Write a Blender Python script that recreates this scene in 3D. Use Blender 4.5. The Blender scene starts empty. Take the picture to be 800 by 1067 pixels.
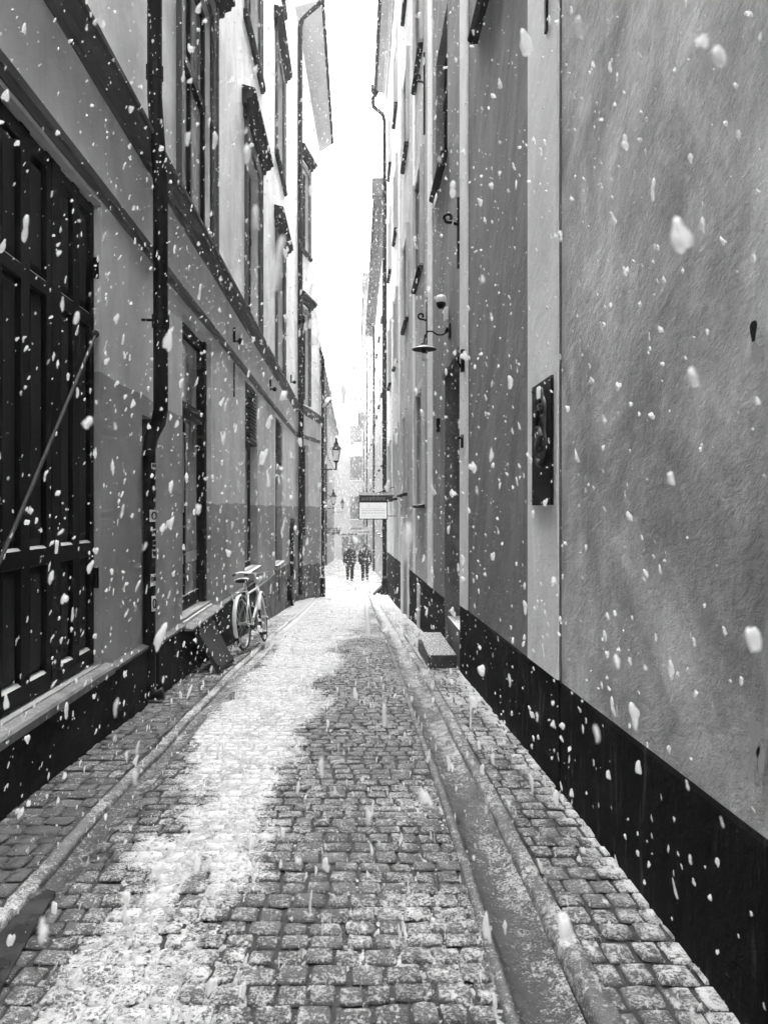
import bpy, bmesh, math, random
import numpy as np
from mathutils import Vector, noise as mn

random.seed(11)
RNG = np.random.default_rng(5)
S = bpy.context.scene
COL = S.collection
CZ = 1.5                                   # camera height above the paving

# ------------------------------------------------------------------ ground profile (the alley falls away)
_gy = np.array([-12, 0, 2, 3.8, 6.3, 8, 10.35, 12.2, 16.3, 20.6, 26, 35, 55, 90, 140], float)
_gz = np.array([.10, .02, 0, -.04, -.16, -.25, -.41, -.53, -.86, -1.17, -1.48, -1.92, -2.95, -4.85, -7.2], float)
_fy = np.linspace(-12, 140, 1521)
_fz = np.interp(_fy, _gy, _gz)
_fz = np.convolve(np.pad(_fz, 8, mode='edge'), np.ones(17) / 17, mode='valid')


def g(y):
    return float(np.interp(y, _fy, _fz))


# ------------------------------------------------------------------ materials
def nd(nt, t, **kw):
    n = nt.nodes.new(t)
    for k, v in kw.items():
        if k.startswith('i_'):
            n.inputs[k[2:].replace('_', ' ')].default_value = v
        else:
            setattr(n, k, v)
    return n


def grey(v):
    return (v, v, v, 1)


def math_(nt, op, a, b=None, c=None, clamp=False):
    n = nt.nodes.new('ShaderNodeMath')
    n.operation = op
    n.use_clamp = clamp
    for i, x in enumerate((a, b, c)):
        if x is None:
            continue
        if isinstance(x, (int, float)):
            n.inputs[i].default_value = x
        else:
            nt.links.new(x, n.inputs[i])
    return n.outputs[0]


def maprange(nt, v, a, b, c, d, smooth=True):
    n = nt.nodes.new('ShaderNodeMapRange')
    n.interpolation_type = 'SMOOTHSTEP' if smooth else 'LINEAR'
    nt.links.new(v, n.inputs[0])
    for i, x in enumerate((a, b, c, d)):
        n.inputs[i + 1].default_value = x
    return n.outputs[0]


def noise_(nt, vec, scale, detail=4, rough=.55, dist=0):
    n = nt.nodes.new('ShaderNodeTexNoise')
    n.inputs['Scale'].default_value = scale
    n.inputs['Detail'].default_value = detail
    n.inputs['Roughness'].default_value = rough
    n.inputs['Distortion'].default_value = dist
    nt.links.new(vec, n.inputs['Vector'])
    return n.outputs[0]


def scalevec(nt, vec, s, rot=(0, 0, 0)):
    m = nt.nodes.new('ShaderNodeMapping')
    if any(rot):
        m.vector_type = 'TEXTURE'; s = tuple(1 / q for q in s)
    m.inputs['Scale'].default_value = s
    m.inputs['Rotation'].default_value = rot
    nt.links.new(vec, m.inputs['Vector'])
    return m.outputs[0]


def mixf(nt, f, a, b):
    n = nt.nodes.new('ShaderNodeMix')
    n.data_type = 'FLOAT'
    for i, x in ((0, f), (2, a), (3, b)):
        if isinstance(x, (int, float)):
            n.inputs[i].default_value = x
        else:
            nt.links.new(x, n.inputs[i])
    return n.outputs[0]


MATS = {}


def new_mat(name):
    m = bpy.data.materials.new(name)
    m.use_nodes = True
    nt = m.node_tree
    b = nt.nodes['Principled BSDF']
    MATS[name] = m
    pos = nt.nodes.new('ShaderNodeNewGeometry')
    return m, nt, b, pos.outputs['Position'], pos.outputs['Normal']


def col_in(nt, b, v):
    nt.links.new(v, b.inputs['Base Color'])


def bump(nt, b, h, strength, dist):
    n = nt.nodes.new('ShaderNodeBump')
    n.inputs['Strength'].default_value = strength
    n.inputs['Distance'].default_value = dist
    nt.links.new(h, n.inputs['Height'])
    nt.links.new(n.outputs[0], b.inputs['Normal'])


def snow_top(nt, v, pos, nor, amount):
    """real snow lying on faces that look up"""
    sx = nt.nodes.new('ShaderNodeSeparateXYZ')
    nt.links.new(nor, sx.inputs[0])
    up = maprange(nt, sx.outputs[2], .55, .85, 0, 1)
    n = noise_(nt, pos, 48, 6, .75)
    f = maprange(nt, n, .62 - .35 * amount, .74 - .35 * amount, 0, 1)
    return mixf(nt, math_(nt, 'MULTIPLY', up, f), v, .62)


def simple(name, base, rough=.6, var=.25, scale=6, bmp=.2, bdist=.004, bscale=40, metal=0, snow=0, spec=.22, streak=0):
    m, nt, b, pos, nor = new_mat(name)
    n = noise_(nt, pos, scale, 6, .6)
    v = maprange(nt, n, .25, .75, base * (1 - var), base * (1 + var), False)
    if streak:
        sv = scalevec(nt, pos, (9, 9, .35))
        sn = noise_(nt, sv, 1.6, 5, .65, .4)
        v = math_(nt, 'MULTIPLY', v, maprange(nt, sn, .3, .72, 1 + streak * .5, 1 - streak))
    if snow:
        v = snow_top(nt, v, pos, nor, snow)
    col_in(nt, b, v)
    b.inputs['Roughness'].default_value = rough
    b.inputs['Metallic'].default_value = metal
    b.inputs['Specular IOR Level'].default_value = spec
    if bmp:
        bump(nt, b, noise_(nt, pos, bscale, 5, .6), bmp, bdist)
    return m


def trowel(name, base, var=.22, coarse=2.2, streak=.1, stroke=.55, chip=False):
    """stucco spread with a float: long crossing strokes, grain, stains"""
    m, nt, b, pos, nor = new_mat(name)
    warp = nt.nodes.new('ShaderNodeVectorMath'); warp.operation = 'ADD'
    nz = nt.nodes.new('ShaderNodeTexNoise'); nz.inputs['Scale'].default_value = .55; nz.inputs['Detail'].default_value = 2
    nt.links.new(pos, nz.inputs['Vector'])
    sc = nt.nodes.new('ShaderNodeVectorMath'); sc.operation = 'SCALE'; sc.inputs['Scale'].default_value = 1.5
    nt.links.new(nz.outputs['Color'], sc.inputs[0])
    nt.links.new(pos, warp.inputs[0]); nt.links.new(sc.outputs[0], warp.inputs[1])
    a = scalevec(nt, warp.outputs[0], (1, 1.75, .8), (math.radians(40), 0, 0))
    st = noise_(nt, a, coarse, 9, .66, .35)
    c = scalevec(nt, pos, (1, .9, 2.2), (math.radians(-20), 0, 0))
    st2 = noise_(nt, c, coarse * 3.5, 8, .7, .3)
    big = noise_(nt, pos if chip else a, .9 if chip else .55, 6, .66, .8)
    fine = noise_(nt, pos, 140, 4, .75)
    mid = noise_(nt, pos, 26, 7, .72, .25)
    v = maprange(nt, big, .32, .68, base * (1 - var), base * (1 + var))
    v = math_(nt, 'MULTIPLY', v, maprange(nt, st, .3, .7, 1 - streak * 2, 1 + streak * 1.6, False))
    v = math_(nt, 'MULTIPLY', v, maprange(nt, mid, .3, .7, .92, 1.07, False))
    v = math_(nt, 'MULTIPLY', v, maprange(nt, fine, .3, .7, .9, 1.09, False))
    sv = scalevec(nt, warp.outputs[0], (3, 3, .5))
    sn = noise_(nt, sv, 1.2, 6, .65, .3)
    v = math_(nt, 'MULTIPLY', v, maprange(nt, sn, .45, .75, 1.03, 1 - streak * 1.2))
    if chip:
        pn_ = noise_(nt, pos, 38, 6, .8, .2)
        v = math_(nt, 'MULTIPLY', v, maprange(nt, pn_, .33, .45, .72, 1.0))
        sb = noise_(nt, pos, 2.6, 7, .7, .6)
        v = math_(nt, 'MULTIPLY', v, maprange(nt, sb, .36, .64, .80, 1.12))
        cn = noise_(nt, pos, 5.5, 6, .7, .8)
        v = mixf(nt, maprange(nt, cn, .755, .77, 0, 1), v, .66)
    col_in(nt, b, v)
    b.inputs['Roughness'].default_value = .85
    b.inputs['Specular IOR Level'].default_value = .25
    h = math_(nt, 'ADD', math_(nt, 'MULTIPLY', st, .6), math_(nt, 'MULTIPLY', st2, .45))
    h = math_(nt, 'ADD', h, math_(nt, 'MULTIPLY', mid, .34))
    h = math_(nt, 'ADD', h, math_(nt, 'MULTIPLY', fine, .06))
    bump(nt, b, h, stroke, .045)
    return m


def house_left(name):
    """smooth render: pale above the belt course, grey ground floor, darker painted dado"""
    m, nt, b, pos, nor = new_mat(name)
    s = nt.nodes.new('ShaderNodeSeparateXYZ'); nt.links.new(pos, s.inputs[0])
    Y, Z = s.outputs[1], s.outputs[2]
    n = noise_(nt, pos, 1.3, 6, .62, .5)
    f = noise_(nt, pos, 60, 4, .7)
    wob = math_(nt, 'MULTIPLY', math_(nt, 'SUBTRACT', noise_(nt, pos, 1.1, 3), .5), .10)
    z2 = math_(nt, 'ADD', Z, wob)
    near = math_(nt, 'LESS_THAN', Y, 8.0)
    line = mixf(nt, near, 1.57, 2.44)
    dado = math_(nt, 'LESS_THAN', z2, line)
    upper = math_(nt, 'GREATER_THAN', Z, 4.5)
    base = mixf(nt, dado, .52, .27)
    base = mixf(nt, upper, base, .74)
    v = math_(nt, 'MULTIPLY', base, maprange(nt, n, .28, .72, .72, 1.22, False))
    v = math_(nt, 'MULTIPLY', v, maprange(nt, f, .3, .7, .93, 1.07, False))
    sv = scalevec(nt, pos, (2.2, 2.2, .4))
    sn = noise_(nt, sv, 1.5, 7, .7, .9)
    v = math_(nt, 'MULTIPLY', v, maprange(nt, sn, .45, .75, 1.02, .84))
    col_in(nt, b, v)
    b.inputs['Roughness'].default_value = .8
    b.inputs['Specular IOR Level'].default_value = .3
    h = math_(nt, 'ADD', math_(nt, 'MULTIPLY', n, .7), math_(nt, 'MULTIPLY', f, .12))
    h = math_(nt, 'ADD', h, math_(nt, 'MULTIPLY', noise_(nt, pos, 9, 4, .6, .5), .3))
    bump(nt, b, h, .4, .02)
    return m


def paving(name, base, rough=.5, joint=False):
    """wet stone with sleet caught on it; vertex attribute 'snow' says how much lies where"""
    m, nt, b, pos, nor = new_mat(name)
    at = nt.nodes.new('ShaderNodeAttribute'); at.attribute_name = 'snow'
    tone = nt.nodes.new('ShaderNodeAttribute'); tone.attribute_name = 'tone'
    n = noise_(nt, pos, 5, 5, .6)
    gr = noise_(nt, pos, 120, 5, .75)
    v = maprange(nt, n, .3, .7, base * .7, base * 1.35, False)
    v = math_(nt, 'MULTIPLY', v, maprange(nt, gr, .3, .7, .5, 1.6, False))
    v = math_(nt, 'MULTIPLY', v, math_(nt, 'ADD', tone.outputs['Fac'], .5))
    s1 = noise_(nt, pos, 80, 5, .9, .2)
    s2 = noise_(nt, pos, 17, 5, .65)
    s3 = noise_(nt, pos, 4, 3, .6)
    sl = math_(nt, 'ADD', math_(nt, 'ADD', math_(nt, 'MULTIPLY', s1, .9), math_(nt, 'MULTIPLY', s2, .35)), math_(nt, 'MULTIPLY', s3, .12))
    thr = maprange(nt, at.outputs['Fac'], 0, 1, .86, .54, False)
    d = math_(nt, 'SUBTRACT', sl, thr)
    f = maprange(nt, d, -.012, .035, 0, .97)
    v = mixf(nt, f, v, .47)
    col_in(nt, b, v)
    r = mixf(nt, f, maprange(nt, n, .3, .7, rough - .15, rough + .2), .9)
    nt.links.new(r, b.inputs['Roughness'])
    b.inputs['Specular IOR Level'].default_value = .35
    h = math_(nt, 'ADD', math_(nt, 'MULTIPLY', gr, .4), math_(nt, 'MULTIPLY', f, .8))
    bump(nt, b, h, .8, .01)
    return m


house_left('left_render')
trowel('right_near', .52, var=.34, streak=.09, stroke=1.0, chip=True)
trowel('right_dark', .19, var=.18, streak=.11, stroke=.6)
trowel('right_mid', .42, var=.14, streak=.1, stroke=.4)
trowel('right_pale', .56, var=.12, streak=.08, stroke=.35)
trowel('strip_pale', .8, var=.08, streak=.05, stroke=.35)
trowel('far_pale', .33, var=.08, streak=.06, stroke=.2)
trowel('far_cream', .40, var=.08, streak=.06, stroke=.2)
m, nt, b, pos, nor = new_mat('plinth_black')
n = noise_(nt, pos, 2.2, 6, .65, .5)
v = maprange(nt, n, .3, .7, .004, .014, False)
wn = noise_(nt, scalevec(nt, pos, (5, 5, .9)), 2.0, 8, .72, .6)
v = mixf(nt, maprange(nt, wn, .54, .74, 0, .8), v, .10)
cn = noise_(nt, pos, 16, 7, .75, .4)
v = mixf(nt, maprange(nt, cn, .66, .69, 0, .8), v, .16)
col_in(nt, b, v)
b.inputs['Roughness'].default_value = .75
b.inputs['Specular IOR Level'].default_value = .04
bump(nt, b, math_(nt, 'ADD', n, math_(nt, 'MULTIPLY', cn, .5)), .7, .02)
simple('plinth_left', .016, .8, .5, 2.5, .6, .02, 14, spec=.03, snow=.5)
trowel('plinth_worn', .13, var=.5, streak=.35, stroke=.7, chip=True)
simple('belt', .10, .7, .25, 2, .3, .01, 18, snow=.7, spec=.06)
simple('hood', .024, .7, .3, 3, .25, .006, 30, snow=.9, spec=.04)
simple('casing', .10, .65, .2, 3, .2, .005, 30)
simple('casing_pale', .55, .65, .15, 3, .2, .005, 30)
simple('frame_dark', .010, .5, .3, 5, .15, .003, 40, snow=.6, spec=.05)
simple('frame_pale', .45, .5, .2, 5, .1, .003, 40)
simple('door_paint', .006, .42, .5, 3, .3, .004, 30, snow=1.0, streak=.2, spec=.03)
simple('door_paint_lit', .011, .42, .5, 3, .3, .004, 30, snow=.9, streak=.2, spec=.05)  # lighter copy of door_paint for the raised panels, light painted into the colour
simple('iron', .008, .45, .3, 12, .3, .003, 60, spec=.05)
simple('iron_worn', .055, .5, .4, 12, .3, .003, 60, spec=.5, metal=.3)
simple('bar_iron', .045, .6, .4, 12, .3, .003, 60, spec=.1)
simple('zinc_dark', .010, .4, .35, 4, .25, .004, 22, spec=.05)
simple('zinc', .12, .45, .3, 4, .25, .004, 22, metal=.3)
simple('stone_pale', .15, .85, .5, 6, .6, .008, 30, snow=.12)
simple('cap_stone', .10, .85, .5, 6, .6, .008, 30)
simple('stone', .12, .65, .4, 6, .6, .012, 30, snow=.75)
simple('stone_wet', .05, .5, .5, 7, .6, .012, 30, snow=.38)
simple('roof_slab', .33, .8, .15, 3, .3, .01, 25)
simple('soffit_dark', .10, .8, .25, 3, .4, .02, 14)
simple('roof_tin', .3, .6, .2, 3, .2, .01, 12, snow=1.0)
simple('board_dark', .028, .8, .4, 3, .4, .004, 25, snow=.15, spec=.06)
simple('white_paint', .78, .5, .08, 4, 0)
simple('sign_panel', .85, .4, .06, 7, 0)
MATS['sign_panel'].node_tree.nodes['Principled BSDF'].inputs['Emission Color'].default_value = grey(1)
MATS['sign_panel'].node_tree.nodes['Principled BSDF'].inputs['Emission Strength'].default_value = .025  # faint glow added so the shaded sign face shows brighter
simple('sign_ink', .25, .6, .1, 8, 0)
simple('sign_dark', .03, .5, .2, 8, .1, snow=.3)
simple('sticker', .62, .5, .2, 20, 0)
simple('ink', .02, .5, .1, 8, 0)
simple('rubber', .014, .75, .2, 20, .2, .002, 80)
simple('chrome', .55, .28, .2, 10, 0, metal=.9)
simple('bike_paint', .62, .35, .08, 8, 0)
simple('leather', .02, .5, .3, 20, .2, .002, 60, snow=.7)
simple('coat_dark', .018, .9, .4, 9, .4, .008, 40, snow=.25)
simple('coat_grey', .03, .9, .4, 9, .4, .008, 40, snow=.1)
simple('trousers', .016, .9, .3, 9, .3, .006, 40)
simple('skin', .13, .6, .1, 9, 0)
simple('hat_pale', .2, .9, .2, 20, .4, .006, 60)
simple('hair', .03, .8, .3, 20, .3, .006, 60)
simple('bag', .11, .8, .2, 20, .2, .006, 60)
simple('bulb', .75, .2, .02, 4, 0)
simple('louvre', .03, .5, .3, 4, .2, snow=.6, spec=.05)
simple('dark_hole', .006, .9, .2, 9, .5)
paving('setts', .062)
paving('flags', .045, .6)
paving('bedding', .02, .7)
paving('gutter_stone', .026, .45)
paving('kerb_stone', .085, .6)

# glass: glossy over a dark room; glass_shop has reflections painted in as pale colour
for nm, base, rg in (('glass', .006, .06), ('glass_shop', .42, .1), ('glass_far', .11, .2)):
    m, nt, b, pos, nor = new_mat(nm)
    n = noise_(nt, scalevec(nt, pos, (1, 1.4, .5)), 2.2, 4, .6, .6)
    col_in(nt, b, maprange(nt, n, .3, .7, base * .4, base * 1.8))
    b.inputs['Roughness'].default_value = rg
    b.inputs['Specular IOR Level'].default_value = .5
    bump(nt, b, noise_(nt, pos, 2.5, 2), .12, .02)
m, nt, b, pos, nor = new_mat('puddle')
col_in(nt, b, maprange(nt, noise_(nt, pos, 8, 4), .3, .7, .022, .05))
b.inputs['Roughness'].default_value = .22
b.inputs['Specular IOR Level'].default_value = .3
bump(nt, b, noise_(nt, pos, 18, 3), .08, .01)
m, nt, b, pos, nor = new_mat('snow')
n = noise_(nt, pos, 40, 6, .75)
n2 = noise_(nt, pos, 3, 4, .6, .5)
v = maprange(nt, n, .32, .60, .20, .46)
v = math_(nt, 'MULTIPLY', v, maprange(nt, n2, .3, .65, .66, 1.0))
col_in(nt, b, v)
b.inputs['Roughness'].default_value = .9
b.inputs['Specular IOR Level'].default_value = .2
bump(nt, b, n, .6, .012)
m, nt, b, pos, nor = new_mat('snow_trodden')
n = noise_(nt, scalevec(nt, pos, (1.6, .5, 1)), 1.6, 7, .65, .6)
n2 = noise_(nt, pos, 22, 6, .75)
v = math_(nt, 'MULTIPLY', maprange(nt, n, .36, .6, .17, .36), maprange(nt, n2, .3, .6, .65, 1.08))
col_in(nt, b, v)
b.inputs['Roughness'].default_value = .85
b.inputs['Specular IOR Level'].default_value = .2
bump(nt, b, n2, .6, .02)
m, nt, b, pos, nor = new_mat('flake')
b.inputs['Base Color'].default_value = grey(.97)
b.inputs['Roughness'].default_value = .9
b.inputs['Specular IOR Level'].default_value = .1
tr = nt.nodes.new('ShaderNodeBsdfTranslucent'); tr.inputs[0].default_value = grey(.97)
mx = nt.nodes.new('ShaderNodeMixShader'); mx.inputs[0].default_value = .58
nt.links.new(b.outputs[0], mx.inputs[1]); nt.links.new(tr.outputs[0], mx.inputs[2])
tp = nt.nodes.new('ShaderNodeBsdfTransparent'); mx2 = nt.nodes.new('ShaderNodeMixShader'); mx2.inputs[0].default_value = .38
nt.links.new(mx.outputs[0], mx2.inputs[1]); nt.links.new(tp.outputs[0], mx2.inputs[2])
nt.links.new(mx2.outputs[0], nt.nodes['Material Output'].inputs[0])

# ------------------------------------------------------------------ object helpers
WORLD = {}


def thing(name, label, cat, loc=(0, 0, 0), group=None):
    o = bpy.data.objects.new(name, None)
    o.empty_display_size = .2
    COL.objects.link(o)
    o.location = loc
    WORLD[o.name] = Vector(loc)
    o['label'] = label; o['category'] = cat
    if group: o['group'] = group
    return o


def obj(name, bm, mat, parent=None, label=None, smooth=False, bevel=0):
    """one mesh object; geometry is given in world coordinates"""
    me = bpy.data.meshes.new(name)
    base = WORLD.get(parent.name, Vector()) if parent else None
    if not parent:
        zs = [v.co for v in bm.verts]
        lo = Vector((min(v.x for v in zs), min(v.y for v in zs), min(v.z for v in zs)))
        hi = Vector((max(v.x for v in zs), max(v.y for v in zs), max(v.z for v in zs)))
        base = Vector(((lo.x + hi.x) / 2, (lo.y + hi.y) / 2, lo.z))
    bmesh.ops.translate(bm, verts=bm.verts, vec=-base)
    bmesh.ops.recalc_face_normals(bm, faces=bm.faces)
    bm.to_mesh(me); bm.free()
    for p in me.polygons: p.use_smooth = smooth
    o = bpy.data.objects.new(name, me)
    COL.objects.link(o)
    me.materials.append(MATS[mat] if isinstance(mat, str) else mat)
    if parent:
        o.parent = parent
    else:
        o.location = base
    WORLD[o.name] = base
    if label: o['label'] = label
    if bevel:
        md = o.modifiers.new('bevel', 'BEVEL'); md.width = bevel; md.segments = 2; md.limit_method = 'ANGLE'
    return o


def tag(o, label=None, cat=None, group=None, kind=None):
    if label: o['label'] = label
    if cat: o['category'] = cat
    if group: o['group'] = group
    if kind: o['kind'] = kind
    return o


class Fr:
    """a facade: t along the wall, z up (world), o out towards the street"""
    def __init__(s, p, d, out):
        s.p = Vector((p[0], p[1])); s.d = Vector(d).normalized(); s.n = Vector(out).normalized()

    def P(s, t, z, o=0):
        q = s.p + s.d * t + s.n * o
        return Vector((q.x, q.y, z))


def box(bm, fr, t0, t1, z0, z1, o0, o1):
    vs = [bm.verts.new(fr.P(t, z, o)) for t in (t0, t1) for z in (z0, z1) for o in (o0, o1)]
    for f in ((0, 1, 3, 2), (4, 6, 7, 5), (0, 4, 5, 1), (2, 3, 7, 6), (0, 2, 6, 4), (1, 5, 7, 3)):
        bm.faces.new([vs[i] for i in f])
    return vs


def prof(bm, fr, t0, t1, pts, nseg=1, fz=None):
    """extrude a closed (o, z) outline along the wall"""
    rings = []
    for k in range(nseg + 1):
        t = t0 + (t1 - t0) * k / nseg
        dz = fz(t) if fz else 0
        rings.append([bm.verts.new(fr.P(t, z + dz, o)) for o, z in pts])
    n = len(pts)
    for a, b in zip(rings, rings[1:]):
        for i in range(n):
            bm.faces.new((a[i], a[(i + 1) % n], b[(i + 1) % n], b[i]))
    bm.faces.new(rings[0]); bm.faces.new(rings[-1][::-1])


def tube(bm, pts, r, n=10, caps=True):
    pts = [Vector(p) for p in pts]
    rs = r if isinstance(r, (list, tuple)) else [r] * len(pts)
    rings = []
    up = None
    for i, p in enumerate(pts):
        d = (pts[min(i + 1, len(pts) - 1)] - pts[max(i - 1, 0)]).normalized()
        if up is None:
            up = Vector((0, 0, 1)) if abs(d.z) < .9 else Vector((1, 0, 0))
        a = d.cross(up)
        if a.length < 1e-4:
            a = d.cross(Vector((0, 1, 0)))
        a.normalize(); b2 = a.cross(d).normalized(); up = b2
        rings.append([bm.verts.new(p + (a * math.cos(q) + b2 * math.sin(q)) * rs[i]) for q in [2 * math.pi * k / n for k in range(n)]])
    for a, b in zip(rings, rings[1:]):
        for k in range(n):
            bm.faces.new((a[k], a[(k + 1) % n], b[(k + 1) % n], b[k]))
    if caps:
        bm.faces.new(rings[0][::-1]); bm.faces.new(rings[-1])


def lathe(bm, c, pr, n=20, sx=1, sy=1):
    rings = []
    for r, z in pr:
        rings.append([bm.verts.new((c[0] + r * sx * math.cos(2 * math.pi * k / n), c[1] + r * sy * math.sin(2 * math.pi * k / n), c[2] + z)) for k in range(n)])
    for a, b in zip(rings, rings[1:]):
        for k in range(n):
            bm.faces.new((a[k], a[(k + 1) % n], b[(k + 1) % n], b[k]))
    bm.faces.new(rings[0][::-1]); bm.faces.new(rings[-1])


def ball(bm, c, r, u=12, v=8, sc=(1, 1, 1)):
    q = bmesh.ops.create_uvsphere(bm, u_segments=u, v_segments=v, radius=r)
    for x in q['verts']:
        x.co = Vector((x.co.x * sc[0], x.co.y * sc[1], x.co.z * sc[2])) + Vector(c)


def B():
    return bmesh.new()


def facade(bm, fr, t0, t1, z0, z1, holes, depth=.22, thick=.36, st=.5, sz=.6, wob=.003):
    """a wall face with rectangular openings, their reveals and the wall's ends"""
    ts = {t0, t1}; zs = {z0, z1}
    for a, b, c, d in holes:
        ts |= {a, b}; zs |= {max(c, z0), d}

    def fill(s, step):
        s = sorted(s); out = [s[0]]
        for a, b in zip(s, s[1:]):
            n = max(1, int((b - a) / step))
            out += [a + (b - a) * k / n for k in range(1, n + 1)]
        return out
    ts = fill(ts, st); zs = fill(zs, sz)
    inside = lambda t, z: any(a < t < b and c < z < d for a, b, c, d in holes)
    V = {}

    def v(i, j, o=0.0):
        k = (i, j, o)
        if k not in V:
            w = wob * mn.noise(Vector((ts[i] * .9 + fr.p.x * 7, zs[j] * .8, 3.3))) * 2
            V[k] = bm.verts.new(fr.P(ts[i], zs[j], o + w))
        return V[k]
    cell = lambda i, j: 0 <= i < len(ts) - 1 and 0 <= j < len(zs) - 1 and not inside((ts[i] + ts[i + 1]) / 2, (zs[j] + zs[j + 1]) / 2)
    for i in range(len(ts) - 1):
        for j in range(len(zs) - 1):
            if cell(i, j):
                bm.faces.new((v(i, j), v(i + 1, j), v(i + 1, j + 1), v(i, j + 1)))
                for di, dj, e in ((-1, 0, ((i, j), (i, j + 1))), (1, 0, ((i + 1, j), (i + 1, j + 1))), (0, -1, ((i, j), (i + 1, j))), (0, 1, ((i, j + 1), (i + 1, j + 1)))):
                    if not cell(i + di, j + dj):
                        edge = not (0 <= i + di < len(ts) - 1 and 0 <= j + dj < len(zs) - 1)
                        dd = -thick if edge else -depth
                        (a, b), (c, d) = e
                        bm.faces.new((v(a, b), v(c, d), v(c, d, dd), v(a, b, dd)))


def window(fr, par, t0, t1, z0, z1, rec=.16, mull=1, trans=None, fmat='frame_dark', gmat='glass', casing=None, cmat='casing', sill=None, hood=None, smat='hood', fw=.06, bars=0):
    """frame mesh with pane, casing, sill and hood under it"""
    bm = B()
    o0, o1 = -rec - .04, -rec + .02
    box(bm, fr, t0, t0 + fw, z0, z1, o0, o1); box(bm, fr, t1 - fw, t1, z0, z1, o0, o1)
    box(bm, fr, t0 + fw, t1 - fw, z0, z0 + fw, o0, o1); box(bm, fr, t0 + fw, t1 - fw, z1 - fw, z1, o0, o1)
    if trans:
        box(bm, fr, t0 + fw, t1 - fw, trans - .05, trans + .05, o0, o1 + .025)
    for k in range(mull):
        c = t0 + (t1 - t0) * (k + 1) / (mull + 1)
        zz = [(z0 + fw, z1 - fw)] if not trans else [(z0 + fw, trans - .05), (trans + .05, z1 - fw)]
        for a, b in zz:
            box(bm, fr, c - .035, c + .035, a, b, o0, o1 + .005)
    for k in range(bars):
        zb = z0 + (( trans or z1) - z0) * (k + 1) / (bars + 1)
        box(bm, fr, t0 + fw, t1 - fw, zb - .015, zb + .015, o0, o1 - .012)
    w = obj('window', bm, fmat, par)
    bm = B(); box(bm, fr, t0 + .01, t1 - .01, z0 + .01, z1 - .01, -rec - .05, -rec - .02)
    obj('pane', bm, gmat, w)
    if casing:
        bm = B(); c = casing
        for a in ((t0 - c, t0, z0, z1 + c), (t1, t1 + c, z0, z1 + c), (t0, t1, z1, z1 + c)):
            box(bm, fr, *a, -.02, .035)
        for a in ((t0 - c, t0 - c + .05, z0, z1 + c), (t1 + c - .05, t1 + c, z0, z1 + c)):
            box(bm, fr, *a, .035, .06)
        obj('casing', bm, cmat, w)
    if sill:
        bm = B(); prof(bm, fr, t0 - sill[1], t1 + sill[1], [(-.1, z0 - sill[2]), (sill[0] * .6, z0 - sill[2]), (sill[0], z0 - sill[2] * .6), (sill[0], z0 - .02), (-.1, z0 + .005)])
        obj('sill', bm, smat, w)
    if hood:
        p, e, zz, h = hood
        bm = B()
        prof(bm, fr, t0 - e, t1 + e, [(-.02, zz), (p * .35, zz), (p * .4, zz + h * .3), (p * .75, zz + h * .4), (p * .8, zz + h * .6), (p, zz + h * .66), (p, zz + h * .85), (p * .9, zz + h), (-.02, zz + h * 1.25)])
        for te in (t0 - e + .15, t1 + e - .33):
            prof(bm, fr, te, te + .18, [(-.02, zz - h * .55), (p * .2, zz - h * .5), (p * .33, zz - .003), (-.02, zz - .003)])
        obj('hood', bm, smat, w)
    return w


RZ = lambda z: z + CZ                       # heights were measured from eye level

# ================================================================== SETTING: ground, paving
def strip(name, mat, x0, x1, prf, y0, y1, snow=.3, wobx=.008, kind='structure', zoff=0, step=.05, rough=.0015, joint=0):
    """a stone run along the alley; prf = [(fraction across, height)]"""
    bm = B(); rows = []
    y = y0; ys = []
    while y < y1:
        ys.append(y); y += max(step, step * y / 10)
    ys.append(y1)
    for y in ys:
        w = wobx * 2 * mn.noise(Vector((y * .9, x0 * 5, 1.7))); hz = .006 * mn.noise(Vector((y * 1.7, x0, 7)))
        hz -= .018 if joint and ((y + x0 * 3.7) % joint) < .035 else 0
        rows.append([bm.verts.new((x0 + (x1 - x0) * f + w * (1 + .5 * math.sin(f * 9)), y, g(y) + h + hz + zoff + rough * (mn.noise(Vector((f * (x1 - x0) * 40, y * 30, x0))) + mn.noise(Vector((f * (x1 - x0) * 110, y * 90, x0))) * .6))) for f, h in prf])
    for a, b in zip(rows, rows[1:]):
        for i in range(len(prf) - 1):
            bm.faces.new((a[i], a[i + 1], b[i + 1], b[i]))
    o = obj(name, bm, mat, smooth=True)
    sn = snow if callable(snow) else (lambda x, y: snow)
    fill_attr(o, sn)
    o['kind'] = kind
    return o


def fill_attr(o, sn, tone=None):
    me = o.data; n = len(me.vertices)
    co = np.empty(n * 3); me.vertices.foreach_get('co', co); co = co.reshape(-1, 3) + np.array(o.location)
    a = me.attributes.new('snow', 'FLOAT', 'POINT')
    a.data.foreach_set('value', np.array([sn(x, y) for x, y, z in co], dtype=np.float32))
    a = me.attributes.new('tone', 'FLOAT', 'POINT')
    a.data.foreach_set('value', (np.full(n, .5) if tone is None else np.asarray(tone)).astype(np.float32))


def sst(a, b, x):
    t = min(1, max(0, (x - a) / (b - a))); return t * t * (3 - 2 * t)


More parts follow.
